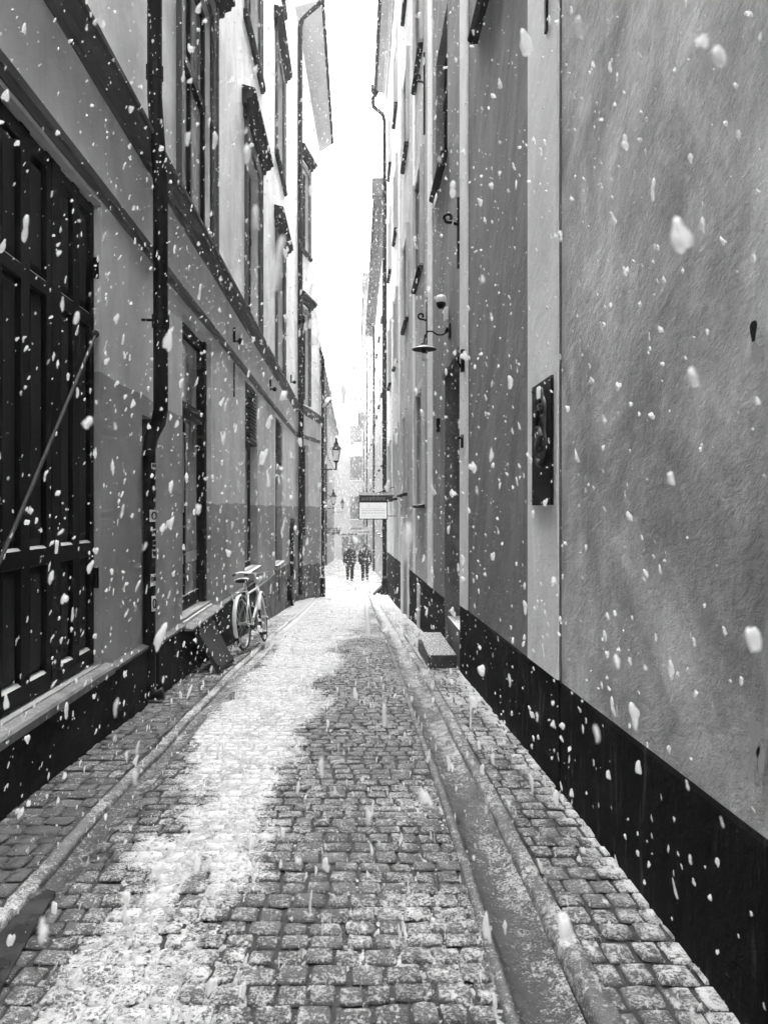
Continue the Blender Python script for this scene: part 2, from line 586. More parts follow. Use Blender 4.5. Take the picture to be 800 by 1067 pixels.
def cov(x, y):
    """how much snow lies on the carriageway"""
    l = np.interp(y, [2.4, 3.2, 5.4, 9.5, 14, 30], [-.86, -.97, -1.12, -1.24, -1.3, -1.6])
    r = np.interp(y, [2.4, 3.2, 5.4, 9.5, 14, 22, 30], [-.42, -.30, -.28, -.12, .22, .6, 1.2])
    n = .24 * mn.noise(Vector((x * 2.2, y * .9, 2))) + .20 * mn.noise(Vector((x * 7, y * 3.2, 5)))
    band = sst(l - .34, l + .34, x + n) * (1 - sst(r - .48, r + .50, x + n))
    band *= sst(1.7, 3.3, y + n * 2.5)
    lowleft = .13 * sst(3.6, 2.6, y) * sst(-1.05, -.7, x + n) * (1 - sst(-.1, .25, x + n))
    base = .47 + .17 * sst(5, 16, y) + .20 * mn.noise(Vector((x * 1.7, y * 1.1, 9))) + lowleft
    base -= .14 * sst(-.85, -1.15, x) * (1 - sst(9, 15, y))
    return max(base, band), band


# ground under everything
bm = B()
gx = [-15, -6, -2.2, -1.8, -1.2, -.4, .4, 1.1, 1.5, 2.4, 6, 15]
gy = list(np.arange(-11, 40, .5)) + list(np.arange(40, 126, 2.))
rows = [[bm.verts.new((x, y, g(y) - .075)) for x in gx] for y in gy]
for a, b in zip(rows, rows[1:]):
    for i in range(len(gx) - 1):
        bm.faces.new((a[i], a[i + 1], b[i + 1], b[i]))
o = obj('ground', bm, 'bedding', smooth=True)
fill_attr(o, lambda x, y: .2 if y < 12 else min(1.0, .2 + (y - 12) / 14))
o['kind'] = 'structure'


for x0_, x1_ in ((-1.16, .455), (.765, 1.14), (-1.82, -1.33)):
    bm = B()
    rw = [[bm.verts.new((x, y, g(y) - .0135 + (.03 if x0_ != -1.16 else 0))) for x in np.linspace(x0_, x1_, 6)] for y in np.arange(.9, 34.2, .12)]
    for a, b in zip(rw, rw[1:]):
        for i in range(5): bm.faces.new((a[i], a[i + 1], b[i + 1], b[i]))
    o = obj('paving_bed', bm, 'bedding', smooth=True)
    fill_attr(o, lambda x, y: min(1.0, .22 + max(0, y - 9) / 18 + .2 * mn.noise(Vector((x * 2, y, 5)))))
    o['kind'] = 'structure'


def setts(name, mat, x0, x1, y0, y1, sx, sy, sn, raise_=.0, irregular=.25, seed=1, kind='structure', drop=.010):
    rnd = random.Random(seed)
    verts, faces, snow, tone = [], [], [], []
    y = y0; row = 0
    while y < y1:
        sc = 1.0 if y < 9 else 1.0
        h = sy * rnd.uniform(.86, 1.12) * sc
        x = x0 - rnd.uniform(0, .6) * sx
        while x < x1 - .02:
            w = sx * rnd.uniform(1 - irregular, 1 + irregular)
            a, b = max(x, x0), min(x + w, x1)
            x += w
            if b - a < .03: continue
            gap = rnd.uniform(.003, .0075)
            cx, cy = (a + b) / 2, y + h / 2
            hx, hy = (b - a) / 2 - gap, h / 2 - gap
            tx, ty = rnd.gauss(0, .022), rnd.gauss(0, .022)
            dz = rnd.gauss(0, .0022) + raise_
            tn = min(1, max(0, rnd.gauss(.5, .26)))
            rot = rnd.gauss(0, .035); yj = rnd.gauss(0, .004)
            jit = [(rnd.gauss(0, .05), rnd.gauss(0, .05)) for _ in range(4)]
            nb = len(verts)
            N = 5 if y < 14 else 4
            us = [-1, -.88, 0, .88, 1] if N == 5 else [-1, -.7, .7, 1]
            wav = .022 * mn.noise(Vector((cx * 1.6, cy * .9, seed))) + yj
            for v_ in us:
                for u in us:
                    # rounded outline
                    k = max(abs(u), abs(v_)); rr = 1 - .06 * (abs(u) * abs(v_)) ** 3
                    cu, cv = u * hx * rr, v_ * hy * rr
                    ci = (0 if u < 0 else 1) + (0 if v_ < 0 else 2)
                    cu += jit[ci][0] * hx * abs(u * v_); cv += jit[ci][1] * hy * abs(u * v_)
                    px = cx + cu - cv * rot; py = cy + cv + cu * rot + wav
                    z = dz + tx * cu + ty * cv - (drop if k > .99 else (.0015 if k > .6 else 0)) + rnd.gauss(0, .0019)
                    verts.append((px, py, g(py) + z))
                    s = sn(px, py)
                    snow.append(max(0, s - ((.3 if s < .55 else .12) if k > .99 else 0))); tone.append(tn)
            for i in range(N - 1):
                for j in range(N - 1):
                    q = nb + i * N + j
                    faces.append((q, q + 1, q + N + 1, q + N))
        y += h; row += 1
    me = bpy.data.meshes.new(name); me.from_pydata(verts, [], faces)
    for p in me.polygons: p.use_smooth = True
    o = bpy.data.objects.new(name, me); COL.objects.link(o)
    me.materials.append(MATS[mat])
    for nm, arr in (('snow', snow), ('tone', tone)):
        at = me.attributes.new(nm, 'FLOAT', 'POINT'); at.data.foreach_set('value', np.array(arr, np.float32))
    o['kind'] = kind
    return o


def road_snow(x, y):
    return min(.90, cov(x, y)[0])


setts('road', 'setts', -1.155, .452, 1.2, 34, .108, .098, road_snow, seed=3)
walk_r = lambda x, y: min(.95, .50 + .03 * max(0, y - 4) + .25 * mn.noise(Vector((x * 4, y * 1.6, 3))) + .22 * sst(.95, 1.10, x))
walk_l = lambda x, y: min(.95, .33 + .05 * max(0, y - 6) + .28 * mn.noise(Vector((x * 3, y * 1.2, 8))))
setts('pavement', 'setts', .765, 1.13, 1.0, 30, .112, .112, walk_r, raise_=.03, seed=5, irregular=.2)
setts('pavement', 'flags', -1.80, -1.335, 1.5, 27, .135, .118, walk_l, raise_=.03, irregular=.32, seed=9, drop=.008)
NG = 18
gp = [(k / NG, -.004 - .024 * math.sin(math.pi * min(1, k / NG * 1.05)) ** .6) for k in range(NG + 1)]
strip('gutter', 'gutter_stone', .49, .688, gp, 1.0, 34, lambda x, y: max(.1, min(.85, .24 + .025 * y + .14 * sst(.545, .60, x + .03 * mn.noise(Vector((x, y * 2.3, 4)))) + .2 * mn.noise(Vector((x * 5, y * 1.4, 1))))), wobx=.008, step=.02, rough=.0045)
strip('kerb', 'kerb_stone', .452, .492, [(0, -.02), (.08, .004), (.5, .009), (.92, .004), (1, -.03)], 1.0, 34, .42, wobx=.006)
strip('kerb', 'kerb_stone', .682, .762, [(0, -.03), (.05, .014), (.12, .026), (.25, .030), (.45, .031), (.65, .031), (.92, .030), (1, .015)], 1.0, 34, lambda x, y: min(1, .42 + .02 * y + .3 * mn.noise(Vector((x * 3, y * 2.1, 4)))), wobx=.010, rough=.004, step=.03, joint=.93)
strip('kerb', 'kerb_stone', -1.338, -1.272, [(0, .010), (.06, .020), (.2, .021), (.4, .021), (.6, .021), (.8, .020), (.94, .017), (.98, .0), (1, -.02)], 1.0, 26, lambda x, y: min(1, .40 + .03 * y + .4 * mn.noise(Vector((x * 3, y * 1.6, 12)))), wobx=.010, rough=.005, step=.03, joint=1.07)
strip('gutter', 'gutter_stone', -1.275, -1.150, [(0, -.012), (.3, -.022), (.7, -.016), (1, -.004)], 1.0, 34, lambda x, y: min(1, .42 + .04 * max(0, y - 4) + .25 * mn.noise(Vector((x * 5, y * 1.5, 2)))), wobx=.008)

# far carriageway, all under trodden snow
bm = B(); rows = []
for y in np.arange(25, 92, .4):
    rows.append([])
    for x in np.linspace(-2.7, 1.6, 27):
        tr = .05 * mn.noise(Vector((x * 1.6, y * .5, 1))) + .02 * mn.noise(Vector((x * 6, y * 1.6, 3)))
        ed = sst(-1.0, -1.9, x) * .20 + sst(.8, 1.3, x) * .12
        up = -.06 + .075 * sst(25.2, 29, y)
        rows[-1].append(bm.verts.new((x, y, g(y) + up + tr * sst(26, 30, y) + ed * sst(27, 33, y))))
for a, b in zip(rows, rows[1:]):
    for i in range(26):
        bm.faces.new((a[i], a[i + 1], b[i + 1], b[i]))
o = obj('trodden_snow', bm, 'snow_trodden', smooth=True); o['kind'] = 'structure'

# the drift left on the near carriageway, thin and broken at its edges
ys = []; y = 1.9
while y < 27: ys.append(y); y += max(.009, .0042 * y)
xs = np.linspace(-1.16, .45, 180)
verts, faces = [], []
for y in ys:
    gy0 = g(y)
    for x in xs:
        c = min(.82, cov(x, y)[0])
        n = mn.noise(Vector((x * 30, y * 24, 1))) * .55 + mn.noise(Vector((x * 85, y * 70, 6))) * .5 + mn.noise(Vector((x * 8, y * 5, 4))) * .35
        h = -.043 + .050 * c + .020 * n
        verts.append((x, y, gy0 + min(h, .008 + .004 * n)))
n = len(xs)
V = np.array(verts).reshape(len(ys), n, 3)
gg = np.array([g(y) for y in ys])
keep = (V[:, :, 2] - gg[:, None]) > -.0165
for j in range(len(ys) - 1):
    for i in range(n - 1):
        if keep[j:j + 2, i:i + 2].any():
            q = j * n + i
            faces.append((q, q + 1, q + n + 1, q + n))
me = bpy.data.meshes.new('snow_cover'); me.from_pydata(verts, [], faces)
for p in me.polygons: p.use_smooth = True
o = bpy.data.objects.new('snow_cover', me); COL.objects.link(o); me.materials.append(MATS['snow'])
bm = bmesh.new(); bm.from_mesh(me); bmesh.ops.delete(bm, geom=[v for v in bm.verts if not v.link_faces], context='VERTS'); bm.to_mesh(me); bm.free()
tag(o, 'thin broken snow lying along the left of the sett carriageway', 'snow', kind='stuff')

# puddle in the left gutter
bm = B()
pts = []
out = [(-1.262, 1.75), (-1.262, 2.2), (-1.258, 2.6), (-1.255, 2.88), (-1.225, 2.97), (-1.18, 2.95), (-1.165, 2.8), (-1.135, 2.55), (-1.10, 2.3), (-1.09, 2.0), (-1.10, 1.75)]
vt = [bm.verts.new((x, y, g(y) + .0115)) for x, y in out]; vb = [bm.verts.new((x, y, g(y) - .03)) for x, y in out]
bm.faces.new(vt)
for i in range(len(out)):
    bm.faces.new((vt[i], vb[i], vb[(i + 1) % len(out)], vt[(i + 1) % len(out)]))
o = obj('puddle', bm, 'puddle'); tag(o, 'smooth dark puddle of meltwater lying in the left gutter', 'puddle', kind='structure')

# ================================================================== LEFT: long townhouse
FL = Fr((-1.765, 0), (0, 1), (1, 0))
dB = Vector((.595, 2.75)); LB = dB.length
FB = Fr((-1.765, 22), dB, (dB.y, -dB.x))
town = thing('townhouse', 'long pale townhouse with belt course, hooded windows and panelled carriage door', 'building', (-1.765, 10, g(10)))
WIN1 = [(7.58, 9.20), (12.12, 13.74), (16.72, 18.34)]
up = []
for a, b in WIN1 + [(2.95, 4.57)]:
    up += [(a, b, RZ(3.18), RZ(6.05)), (a, b, RZ(7.92), RZ(10.4)), (a, b, RZ(12.3), RZ(14.6))]
holes = [(2.15, 5.2, RZ(-1.08), RZ(2.11)), (7.65, 9.2, RZ(-1.13), RZ(2.03)), (12.0, 13.6, RZ(-1.02), RZ(2.08)), (16.6, 18.15, RZ(-1.25), RZ(2.06)), (6.2, 6.53, -8, RZ(.78))] + up
bm = B()
facade(bm, FL, -8, 22, -8, RZ(17.3), holes, depth=.24)
box(bm, FL, -8, 21.99, -8, RZ(17.3), -6, -.30)
obj('wall', bm, 'left_render', town)
bholes = [(.62, 1.42, RZ(3.2), RZ(6.0)), (.62, 1.42, RZ(7.9), RZ(10.4)), (.62, 1.42, RZ(-.85), RZ(1.95))]
bm = B()
facade(bm, FB, 0, LB, -8, RZ(11.75), bholes, depth=.24, st=.3)
for q in ((0, .0), ):
    a = [(0.003, RZ(11.75)), (LB, RZ(11.75)), (0.003, RZ(14.85))]
    f1 = [bm.verts.new(FB.P(t, z, 0)) for t, z in a]; f2 = [bm.verts.new(FB.P(t, z, -.36)) for t, z in a]
    bm.faces.new(f1); bm.faces.new(f2[::-1])
    for i in range(3): bm.faces.new((f1[i], f1[(i + 1) % 3], f2[(i + 1) % 3], f2[i]))
poly = [(-2.15, 22.1), (-1.52, 24.75), (-6, 24.75), (-6, 22.1)]
vb = [bm.verts.new((x, y, -8)) for x, y in poly]; vt = [bm.verts.new((x, y, RZ(11.7))) for x, y in poly]
bm.faces.new(vt); bm.faces.new(vb)
for i in range(4): bm.faces.new((vb[i], vb[(i + 1) % 4], vt[(i + 1) % 4], vt[i]))
obj('wall', bm, 'left_render', town)
# belt course and string course
belt = [(-.03, RZ(2.88)), (.012, RZ(2.88)), (.018, RZ(2.92)), (.03, RZ(2.925)), (.05, RZ(2.98)), (.085, RZ(3.03)), (.09, RZ(3.07)), (.115, RZ(3.075)), (.118, RZ(3.11)), (-.03, RZ(3.17))]
bm = B(); prof(bm, FL, -8, 22, belt, 40); obj('belt_course', bm, 'belt', town)
bm = B(); prof(bm, FB, 0.02, LB, belt, 6, lambda t: -.04 * t * t * .3); obj('belt_course', bm, 'belt', town)
sc = [(-.03, RZ(2.14)), (.015, RZ(2.14)), (.02, RZ(2.18)), (.038, RZ(2.185)), (.045, RZ(2.235)), (.03, RZ(2.255)), (-.03, RZ(2.265))]
bm = B(); prof(bm, FL, -8, 22, sc, 30); obj('string_course', bm, 'casing', town)
bm = B(); prof(bm, FB, 0.02, LB, sc, 6); obj('string_course', bm, 'casing', town)
# plinth with its stone cap
bm = B()
box(bm, FL, -8, 2.0, -8, RZ(-1.10), -.02, .052); box(bm, FL, 2.0, 5.3, -8, RZ(-1.172), -.02, .050); box(bm, FL, 5.3, 6.18, -8, RZ(-1.16), -.02, .052)
box(bm, FL, 6.55, 7.55, -8, RZ(-1.20), -.02, .052); box(bm, FL, 7.55, 9.3, -8, RZ(-1.235), -.02, .050); box(bm, FL, 9.3, 12.9, -8, RZ(-1.27), -.02, .052)
obj('plinth', bm, 'plinth_left', town)
bm = B()
prof(bm, FL, 5.31, 6.19, [(-.02, RZ(-1.158)), (.058, RZ(-1.158)), (.058, RZ(-1.135)), (-.02, RZ(-1.115))])
prof(bm, FL, 6.54, 7.56, [(-.02, RZ(-1.198)), (.058, RZ(-1.198)), (.058, RZ(-1.175)), (-.02, RZ(-1.155))])
prof(bm, FL, 9.32, 12.95, [(-.02, RZ(-1.268)), (.058, RZ(-1.268)), (.058, RZ(-1.245)), (-.02, RZ(-1.225))])
obj('plinth_cap', bm, 'cap_stone', town)
bm = B(); box(bm, FL, 12.95, 21.9, -8, RZ(-1.42), -.02, .03); obj('plinth', bm, 'plinth_worn', town, label='peeling pale grey stretch of plinth')
bm = B(); box(bm, FB, .03, LB, -8, RZ(-1.75), -.02, .03); obj('plinth', bm, 'plinth_worn', town)
# roofs
bm = B()
pA = [FB.P(-.02, RZ(14.9), -.05), FB.P(LB + .1, RZ(11.8), -.05)]
no, fo = Vector((-.985, 22.0, RZ(14.98))), Vector((-.80, 25.25, RZ(12.28)))
ni, fi = Vector((-6, 22.0, RZ(16.5))), Vector((-6, 25.25, RZ(13.8)))
th = Vector((0, 0, .16))
lo_ = [no, fo, Vector((-1.30, 25.25, RZ(11.95))), Vector((-1.95, 22.0, RZ(14.70)))]
v1 = [bm.verts.new(p) for p in lo_]; v2 = [bm.verts.new(p + th) for p in (no, fo, fi, ni)]
bm.faces.new(v1); bm.faces.new(v2)
for i in range(4): bm.faces.new((v1[i], v1[(i + 1) % 4], v2[(i + 1) % 4], v2[i]))
obj('roof', bm, 'roof_slab', town)
bm = B(); prof(bm, FL, -8.1, 21.95, [(.35, RZ(17.31)), (.35, RZ(17.5)), (-6, RZ(20.0)), (-6, RZ(17.31))]); obj('roof', bm, 'roof_tin', town)
bm = B(); tube(bm, [no + Vector((.03, -.02, .05)), fo + Vector((.03, .02, .05))], .06, 8); obj('gutter', bm, 'zinc_dark', town)
# upper windows
for a, b in WIN1 + [(2.95, 4.57)]:
    window(FL, town, a, b, RZ(3.18), RZ(6.05), .10 if a < 8 else .17, 1, RZ(4.85), gmat='glass_shop' if a < 8 else 'glass', casing=.2, hood=(.22, .46, RZ(6.33), .24), fw=.09)
    window(FL, town, a, b, RZ(7.92), RZ(10.4), .17, 1, RZ(9.6), casing=.2, hood=(.20, .46, RZ(10.68), .24), sill=(.09, .3, .14), fw=.09)
    window(FL, town, a, b, RZ(12.3), RZ(14.6), .17, 1, RZ(13.8), casing=.2, sill=(.09, .3, .14), fw=.09)
window(FB, town, .62, 1.42, RZ(3.2), RZ(6.0), .12, 1, RZ(4.85), casing=.14, hood=(.22, .3, RZ(6.25), .24), fw=.07)
window(FB, town, .62, 1.42, RZ(7.9), RZ(10.4), .12, 1, RZ(9.6), casing=.14, hood=(.22, .3, RZ(10.65), .24), sill=(.09, .2, .13), fw=.07)
window(FB, town, .62, 1.42, RZ(-.85), RZ(1.95), .12, 1, RZ(1.1), fw=.07, sill=(.1, .08, .07), smat='stone_pale')
# carriage door: folding leaves, three rows of panels
door = obj('carriage_door', (lambda b_: (box(b_, FL, 2.15, 5.2, RZ(-1.08), RZ(2.11), -.16, -.105), b_)[1])(B()), 'door_paint', town)
for a, b in ((2.17, 2.925), (2.935, 3.69), (3.70, 4.462), (4.474, 5.185)):
    bm = B(); w = b - a
    s1, s2 = a + .13, b - .07
    mid = (s1 + s2) / 2
    for q in ((a, s1), (mid - .055, mid + .055), (s2, b)):
        box(bm, FL, q[0], q[1], RZ(-1.07), RZ(2.10), -.106, -.045)
    for z0, z1 in ((-1.07, -.95), (-.33, -.215), (1.245, 1.345), (2.0, 2.10)):
        for c, d in ((s1, mid - .055), (mid + .055, s2)):
            prof(bm, FL, c, d, [(-.106, RZ(z0)), (-.052, RZ(z0)), (-.045, RZ(z0 + .01)), (-.045, RZ(z1 - .015)), (-.062, RZ(z1)), (-.106, RZ(z1) + .001)])
    lf = obj('leaf', bm, 'door_paint', door)
    for z0, z1 in ((-.95, -.33), (-.215, 1.245), (1.345, 2.0)):
        for c, d in ((s1, mid - .055), (mid + .055, s2)):
            bm = B()
            e = .045
            o_ = [bm.verts.new(FL.P(t, RZ(z), -.085)) for t, z in ((c, z0), (d, z0), (d, z1), (c, z1))]
            i_ = [bm.verts.new(FL.P(t, RZ(z), -.060)) for t, z in ((c + e, z0 + e), (d - e, z0 + e), (d - e, z1 - e), (c + e, z1 - e))]
            for k in range(4): bm.faces.new((o_[k], o_[(k + 1) % 4], i_[(k + 1) % 4], i_[k]))
            bm.faces.new(i_)
            obj('panel', bm, 'door_paint_lit', lf)
bm = B(); tube(bm, [FL.P(5.14, RZ(1.20), -.015), FL.P(4.5, RZ(.53), -.012), FL.P(3.9, RZ(-.10), -.010), FL.P(3.0, RZ(-1.02), -.012)], .011, 8)
ball(bm, FL.P(5.14, RZ(1.20), -.02), .03, 8, 6)
obj('locking_bar', bm, 'bar_iron', door)
bm = B(); prof(bm, FL, 2.02, 5.30, [(-.05, RZ(-1.165)), (.066, RZ(-1.165)), (.07, RZ(-1.12)), (.06, RZ(-1.102)), (-.05, RZ(-1.078))]); obj('door_sill', bm, 'stone_pale', door)
for z in (1.6, -.55):
    bm = B(); tube(bm, [FL.P(5.19, RZ(z), -.03), FL.P(5.19, RZ(z + .14), -.03)], .018, 8); obj('hinge', bm, 'iron', door)
# shop door below the first window
a, b, z0, z1 = 7.65, 9.2, RZ(-1.13), RZ(2.03)
bm = B()
box(bm, FL, a, a + .10, z0, z1, -.2, -.12); box(bm, FL, b - .10, b, z0, z1, -.2, -.06)
box(bm, FL, a + .1, b - .1, z1 - .12, z1, -.2, -.10); box(bm, FL, a + .1, b - .1, z0, z0 + .16, -.2, -.13)
prof(bm, FL, a + .1, b - .1, [(-.2, RZ(1.02)), (-.10, RZ(1.02)), (-.08, RZ(1.08)), (-.06, RZ(1.10)), (-.06, RZ(1.15)), (-.2, RZ(1.17))])
box(bm, FL, 8.38, 8.44, z0 + .16, RZ(1.02), -.2, -.145)
sd = obj('shop_door', bm, 'frame_dark', town)
bm = B(); box(bm, FL, a + .08, b - .08, z0 + .1, z1 - .08, -.195, -.165); obj('pane', bm, 'glass_shop', sd)
bm = B(); box(bm, FL, 7.80, 8.34, RZ(-.02), RZ(.83), -.163, -.150); obj('poster', bm, 'iron_worn', sd, label='dark grey poster with a pale edge')
bm = B()
for q in ((7.78, 8.36, .83, .85), (7.78, 8.36, -.04, -.02), (7.78, 7.80, -.02, .83), (8.34, 8.36, -.02, .83)):
    box(bm, FL, q[0], q[1], RZ(q[2]), RZ(q[3]), -.163, -.147)
obj('poster_edge', bm, 'frame_pale', sd)
bm = B(); box(bm, FL, 7.76, 9.09, RZ(-.62), RZ(-.50), -.164, -.158); obj('pale_band', bm, 'frame_pale', sd)
for z in (.15, 1.5, -.75):
    bm = B(); tube(bm, [FL.P(7.70, RZ(z), -.10), FL.P(7.70, RZ(z + .13), -.10)], .02, 8); obj('hinge', bm, 'iron', sd)
bm = B(); prof(bm, FL, 7.66, 9.19, [(-.24, RZ(-1.20)), (.015, RZ(-1.20)), (.015, RZ(-1.165)), (-.12, RZ(-1.132)), (-.24, RZ(-1.128))]); obj('threshold', bm, 'frame_pale', sd)
bm = B(); prof(bm, FL, 7.52, 9.34, [(-.02, RZ(-1.232)), (.13, RZ(-1.232)), (.13, RZ(-1.212)), (-.02, RZ(-1.19))]); obj('door_sill', bm, 'stone_pale', sd)
# louvred shop windows
for a, b, z0, z1, zl in ((12.0, 13.6, RZ(-1.02), RZ(2.08), RZ(1.12)), (16.6, 18.15, RZ(-1.25), RZ(2.06), RZ(1.05))):
    w = window(FL, town, a, b, z0, z1, .16, 1, zl, fw=.09, gmat='glass_shop', sill=(.06, .05, .06), smat='stone')
    bm = B()
    box(bm, FL, a, b, z1 - .05, z1, -.15, -.02); box(bm, FL, a, b, zl, zl + .05, -.15, -.02)
    k = zl + .06
    while k < z1 - .08:
        prof(bm, FL, a + .02, b - .02, [(-.12, k + .05), (-.115, k + .06), (-.025, k + .012), (-.03, k)]); k += .062
    obj('louvre', bm, 'louvre', w)
    bm = B(); box(bm, FL, a + .1, a + .62, z0 + .55, zl - .1, -.178, -.172); obj('blind', bm, 'frame_pale', w)

# ------------------------------------------------------------------ left wall fittings (things of their own)
def downpipe(label, pts, r, mat='zinc_dark', joints=(), brackets=(), wall=None, n=12, group=None):
    lo = min(pts, key=lambda p: p[2])
    t = thing('downpipe', label, 'downpipe', lo, group)
    bm = B(); tube(bm, pts, r, n); obj('pipe', bm, mat, t, smooth=True)
    rm = r[0] if isinstance(r, list) else r
    for c in joints:
        bm = B(); tube(bm, [Vector(c) - Vector((0, 0, .05)), Vector(c) + Vector((0, 0, .05))], rm * 1.18, n); obj('collar', bm, mat, t, smooth=False)
    for c in brackets:
        bm = B(); c = Vector(c); tube(bm, [c - Vector((0, 0, .02)), c + Vector((0, 0, .02))], rm * 1.12, n)
        if wall: tube(bm, [c, c + Vector(wall)], .012, 6)
        obj('bracket', bm, 'iron', t)
    return t


P = FL.P
t = downpipe('thick black downpipe beside the carriage door, stickers on its lower length', [P(6.18, RZ(17.2), .11), P(6.18, RZ(3.4), .11), P(6.19, RZ(2.7), .155), P(6.2, RZ(.82), .155), P(6.22, RZ(.72), .13), P(6.30, RZ(.60), .05), P(6.33, RZ(.50), .025), P(6.33, RZ(-1.45), .025), P(6.33, RZ(-1.58), .05), P(6.33, g(6.33) + .10, .14)],
             [.062] * 5 + [.058, .052, .052, .052, .055], joints=(P(6.195, RZ(1.55), .155), P(6.18, RZ(3.6), .11)), brackets=(P(6.195, RZ(1.56), .155), P(6.18, RZ(5.6), .11), P(6.18, RZ(9.2), .11)), wall=(-.17, -.02, 0))
k = 0
for z, h, w in ((.36, .05, .06), (.12, .12, .03), (-.06, .10, .085), (-.20, .06, .05), (-.29, .05, .04), (-.38, .07, .05), (-.60, .10, .07), (-.80, .13, .06)):
    bm = B()
    n = 6
    arc = [math.radians(-62 + q * 90 / n) * (w / .09) + math.radians(-14) for q in range(n + 1)]
    c = P(6.33, RZ(z), .025)
    pts = [(c.x + .0535 * math.cos(q), c.y + .0535 * math.sin(q)) for q in arc]
    a_ = [bm.verts.new((x, y, c.z - h / 2)) for x, y in pts]; b_ = [bm.verts.new((x, y, c.z + h / 2)) for x, y in pts]
    for q in range(n): bm.faces.new((a_[q], a_[q + 1], b_[q + 1], b_[q]))
    st = obj('sticker', bm, 'sticker', t)
    bm = B(); am = sum(arc) / len(arc)
    if k == 2 or k == 7:
        cc = Vector((c.x + .056 * math.cos(am), c.y + .056 * math.sin(am), c.z))
        ax = Vector((-math.sin(am), math.cos(am), 0))
        tube(bm, [cc + (ax * math.cos(q) * .3 * w + Vector((0, 0, math.sin(q) * .3 * h))) for q in [2 * math.pi * i / 14 for i in range(15)]], .006, 5, False)
    else:
        for q in range(5):
            aa = arc[0] + (arc[-1] - arc[0]) * (q + .7) / 6
            cc = Vector((c.x + .056 * math.cos(aa), c.y + .056 * math.sin(aa), c.z))
            tube(bm, [cc + Vector((0, 0, -h * .36 + random.uniform(0, .3) * h)), cc + Vector((0, .004 * random.uniform(-1, 1), h * .15)), cc + Vector((0, .006 * random.uniform(-1, 1), h * random.uniform(.2, .4)))], .0045, 5)
    obj('marking', bm, 'ink', st)
    k += 1
downpipe('tall dark downpipe where the townhouse wall bends, dropping from its raking roof', [Vector((-1.0, 22.05, RZ(14.93))), Vector((-1.35, 22.2, RZ(14.75))), P(22.3, RZ(14.6), .18), P(22.3, RZ(14.3), .12), P(22.3, RZ(3.4), .13), P(22.3, RZ(2.7), .16), P(22.3, g(22.3) + .2, .13)], .075, brackets=[P(22.3, RZ(z), .12) for z in (2.0, 5.5, 9, 12)], wall=(-.12, 0, 0))
q = FB.P(LB - .02, 0, .11)
downpipe('slim dark downpipe on the corner of the pale townhouse, heavy iron foot', [(q.x - .12, q.y, RZ(5.3)), (q.x, q.y, RZ(5.0)), (q.x, q.y, g(24.7) + .75), (q.x, q.y, g(24.7) + .02)], [.05, .05, .05, .06], joints=[(q.x, q.y, g(24.7) + .72)], brackets=[(q.x, q.y, RZ(z)) for z in (1, 4)], wall=(-.1, .02, 0))
bm = B(); tube(bm, [(q.x, q.y, g(24.7)), (q.x, q.y, g(24.7) + .62)], .085, 10)
obj('foot', bm, 'iron', [o for o in COL.objects if o.name.startswith('downpipe')][-1])
t = thing('drain_pipe', 'short dark pipe with bent top rising beside a black meter box', 'pipe', (-1.70, 19.6, g(19.6)))
bm = B(); tube(bm, [P(20.6, RZ(-.32), -.02), P(20.4, RZ(-.33), .07), P(20.1, RZ(-.38), .08), P(20.0, RZ(-.5), .07), P(20.0, g(20) + .03, .07)], .06, 10); obj('pipe', bm, 'zinc_dark', t, smooth=True)
bm = B(); box(bm, FL, 19.1, 19.75, RZ(-2.35), RZ(-1.78), .0, .15); o = obj('meter_box', bm, 'iron', bevel=.01); tag(o, 'small black meter box low on the peeling plinth', 'box')
bm = B()
for i in range(18):
    q = 2 * math.pi * i / 18
    r = 1 + .35 * mn.noise(Vector((math.cos(q) * 2, math.sin(q) * 2, 1)))
    bm.verts.new(P(17.05 + .16 * r * math.cos(q), RZ(-1.85) + .28 * r * math.sin(q), .034))
bm.verts.ensure_lookup_table(); bm.faces.new(bm.verts)
obj('hole', bm, 'dark_hole', town)


def iron_hook(fr, t0, z, h, label, curl=.07, out=.09, r=.016, mat='iron'):
    """flat wall bar with a scrolled arm"""
    t = thing('wall_hook', label, 'wall hook', fr.P(t0, z, 0), 'iron hooks on the house walls')
    bm = B()
    box(bm, fr, t0 - .018, t0 + .018, z - h * .65, z + h * .35, .0, .028)
    obj('bar', bm, mat, t)
    bm = B(); pts = [fr.P(t0, z - .02, .02), fr.P(t0, z + .0, out * .7)]
    for i in range(13):
        a = -math.pi / 2 + i * 1.5 * math.pi / 12 * 1.15
        rr = curl * .5 * (1 - .035 * i)
        pts.append(fr.P(t0, z + curl * .5 + rr * math.sin(a), out + rr * math.cos(a)))
    tube(bm, pts, r, 7); obj('scroll', bm, mat, t, smooth=True)
    return t


def frieze_hook(t0, z, label):
    t = thing('wall_hook', label, 'wall hook', P(t0, z, 0), 'iron hooks on the house walls')
    bm = B(); box(bm, FL, t0 - .015, t0 + .015, z - .02, z + .2, 0, .04); tube(bm, [P(t0, z, .02), P(t0, z, .10)], .014, 7); obj('bar', bm, 'iron', t)
    bm = B(); ball(bm, P(t0, z, .11), .05, 10, 8); obj('knob', bm, 'iron', t, smooth=True)


frieze_hook(10.8, RZ(2.42), 'black iron knob on the frieze above the leftmost louvred window')
frieze_hook(15.4, RZ(2.46), 'black iron knob on the frieze between the two louvred windows')
frieze_hook(20.4, RZ(3.45), 'black iron knob high on the pale wall just above the belt course')
bm = B(); tube(bm, [P(10.85, RZ(2.12), .012), P(10.85, RZ(1.62), .012)], .012, 6); o = obj('cable_end', bm, 'iron'); tag(o, 'short dark cable hanging under the string course below the iron knob', 'cable')

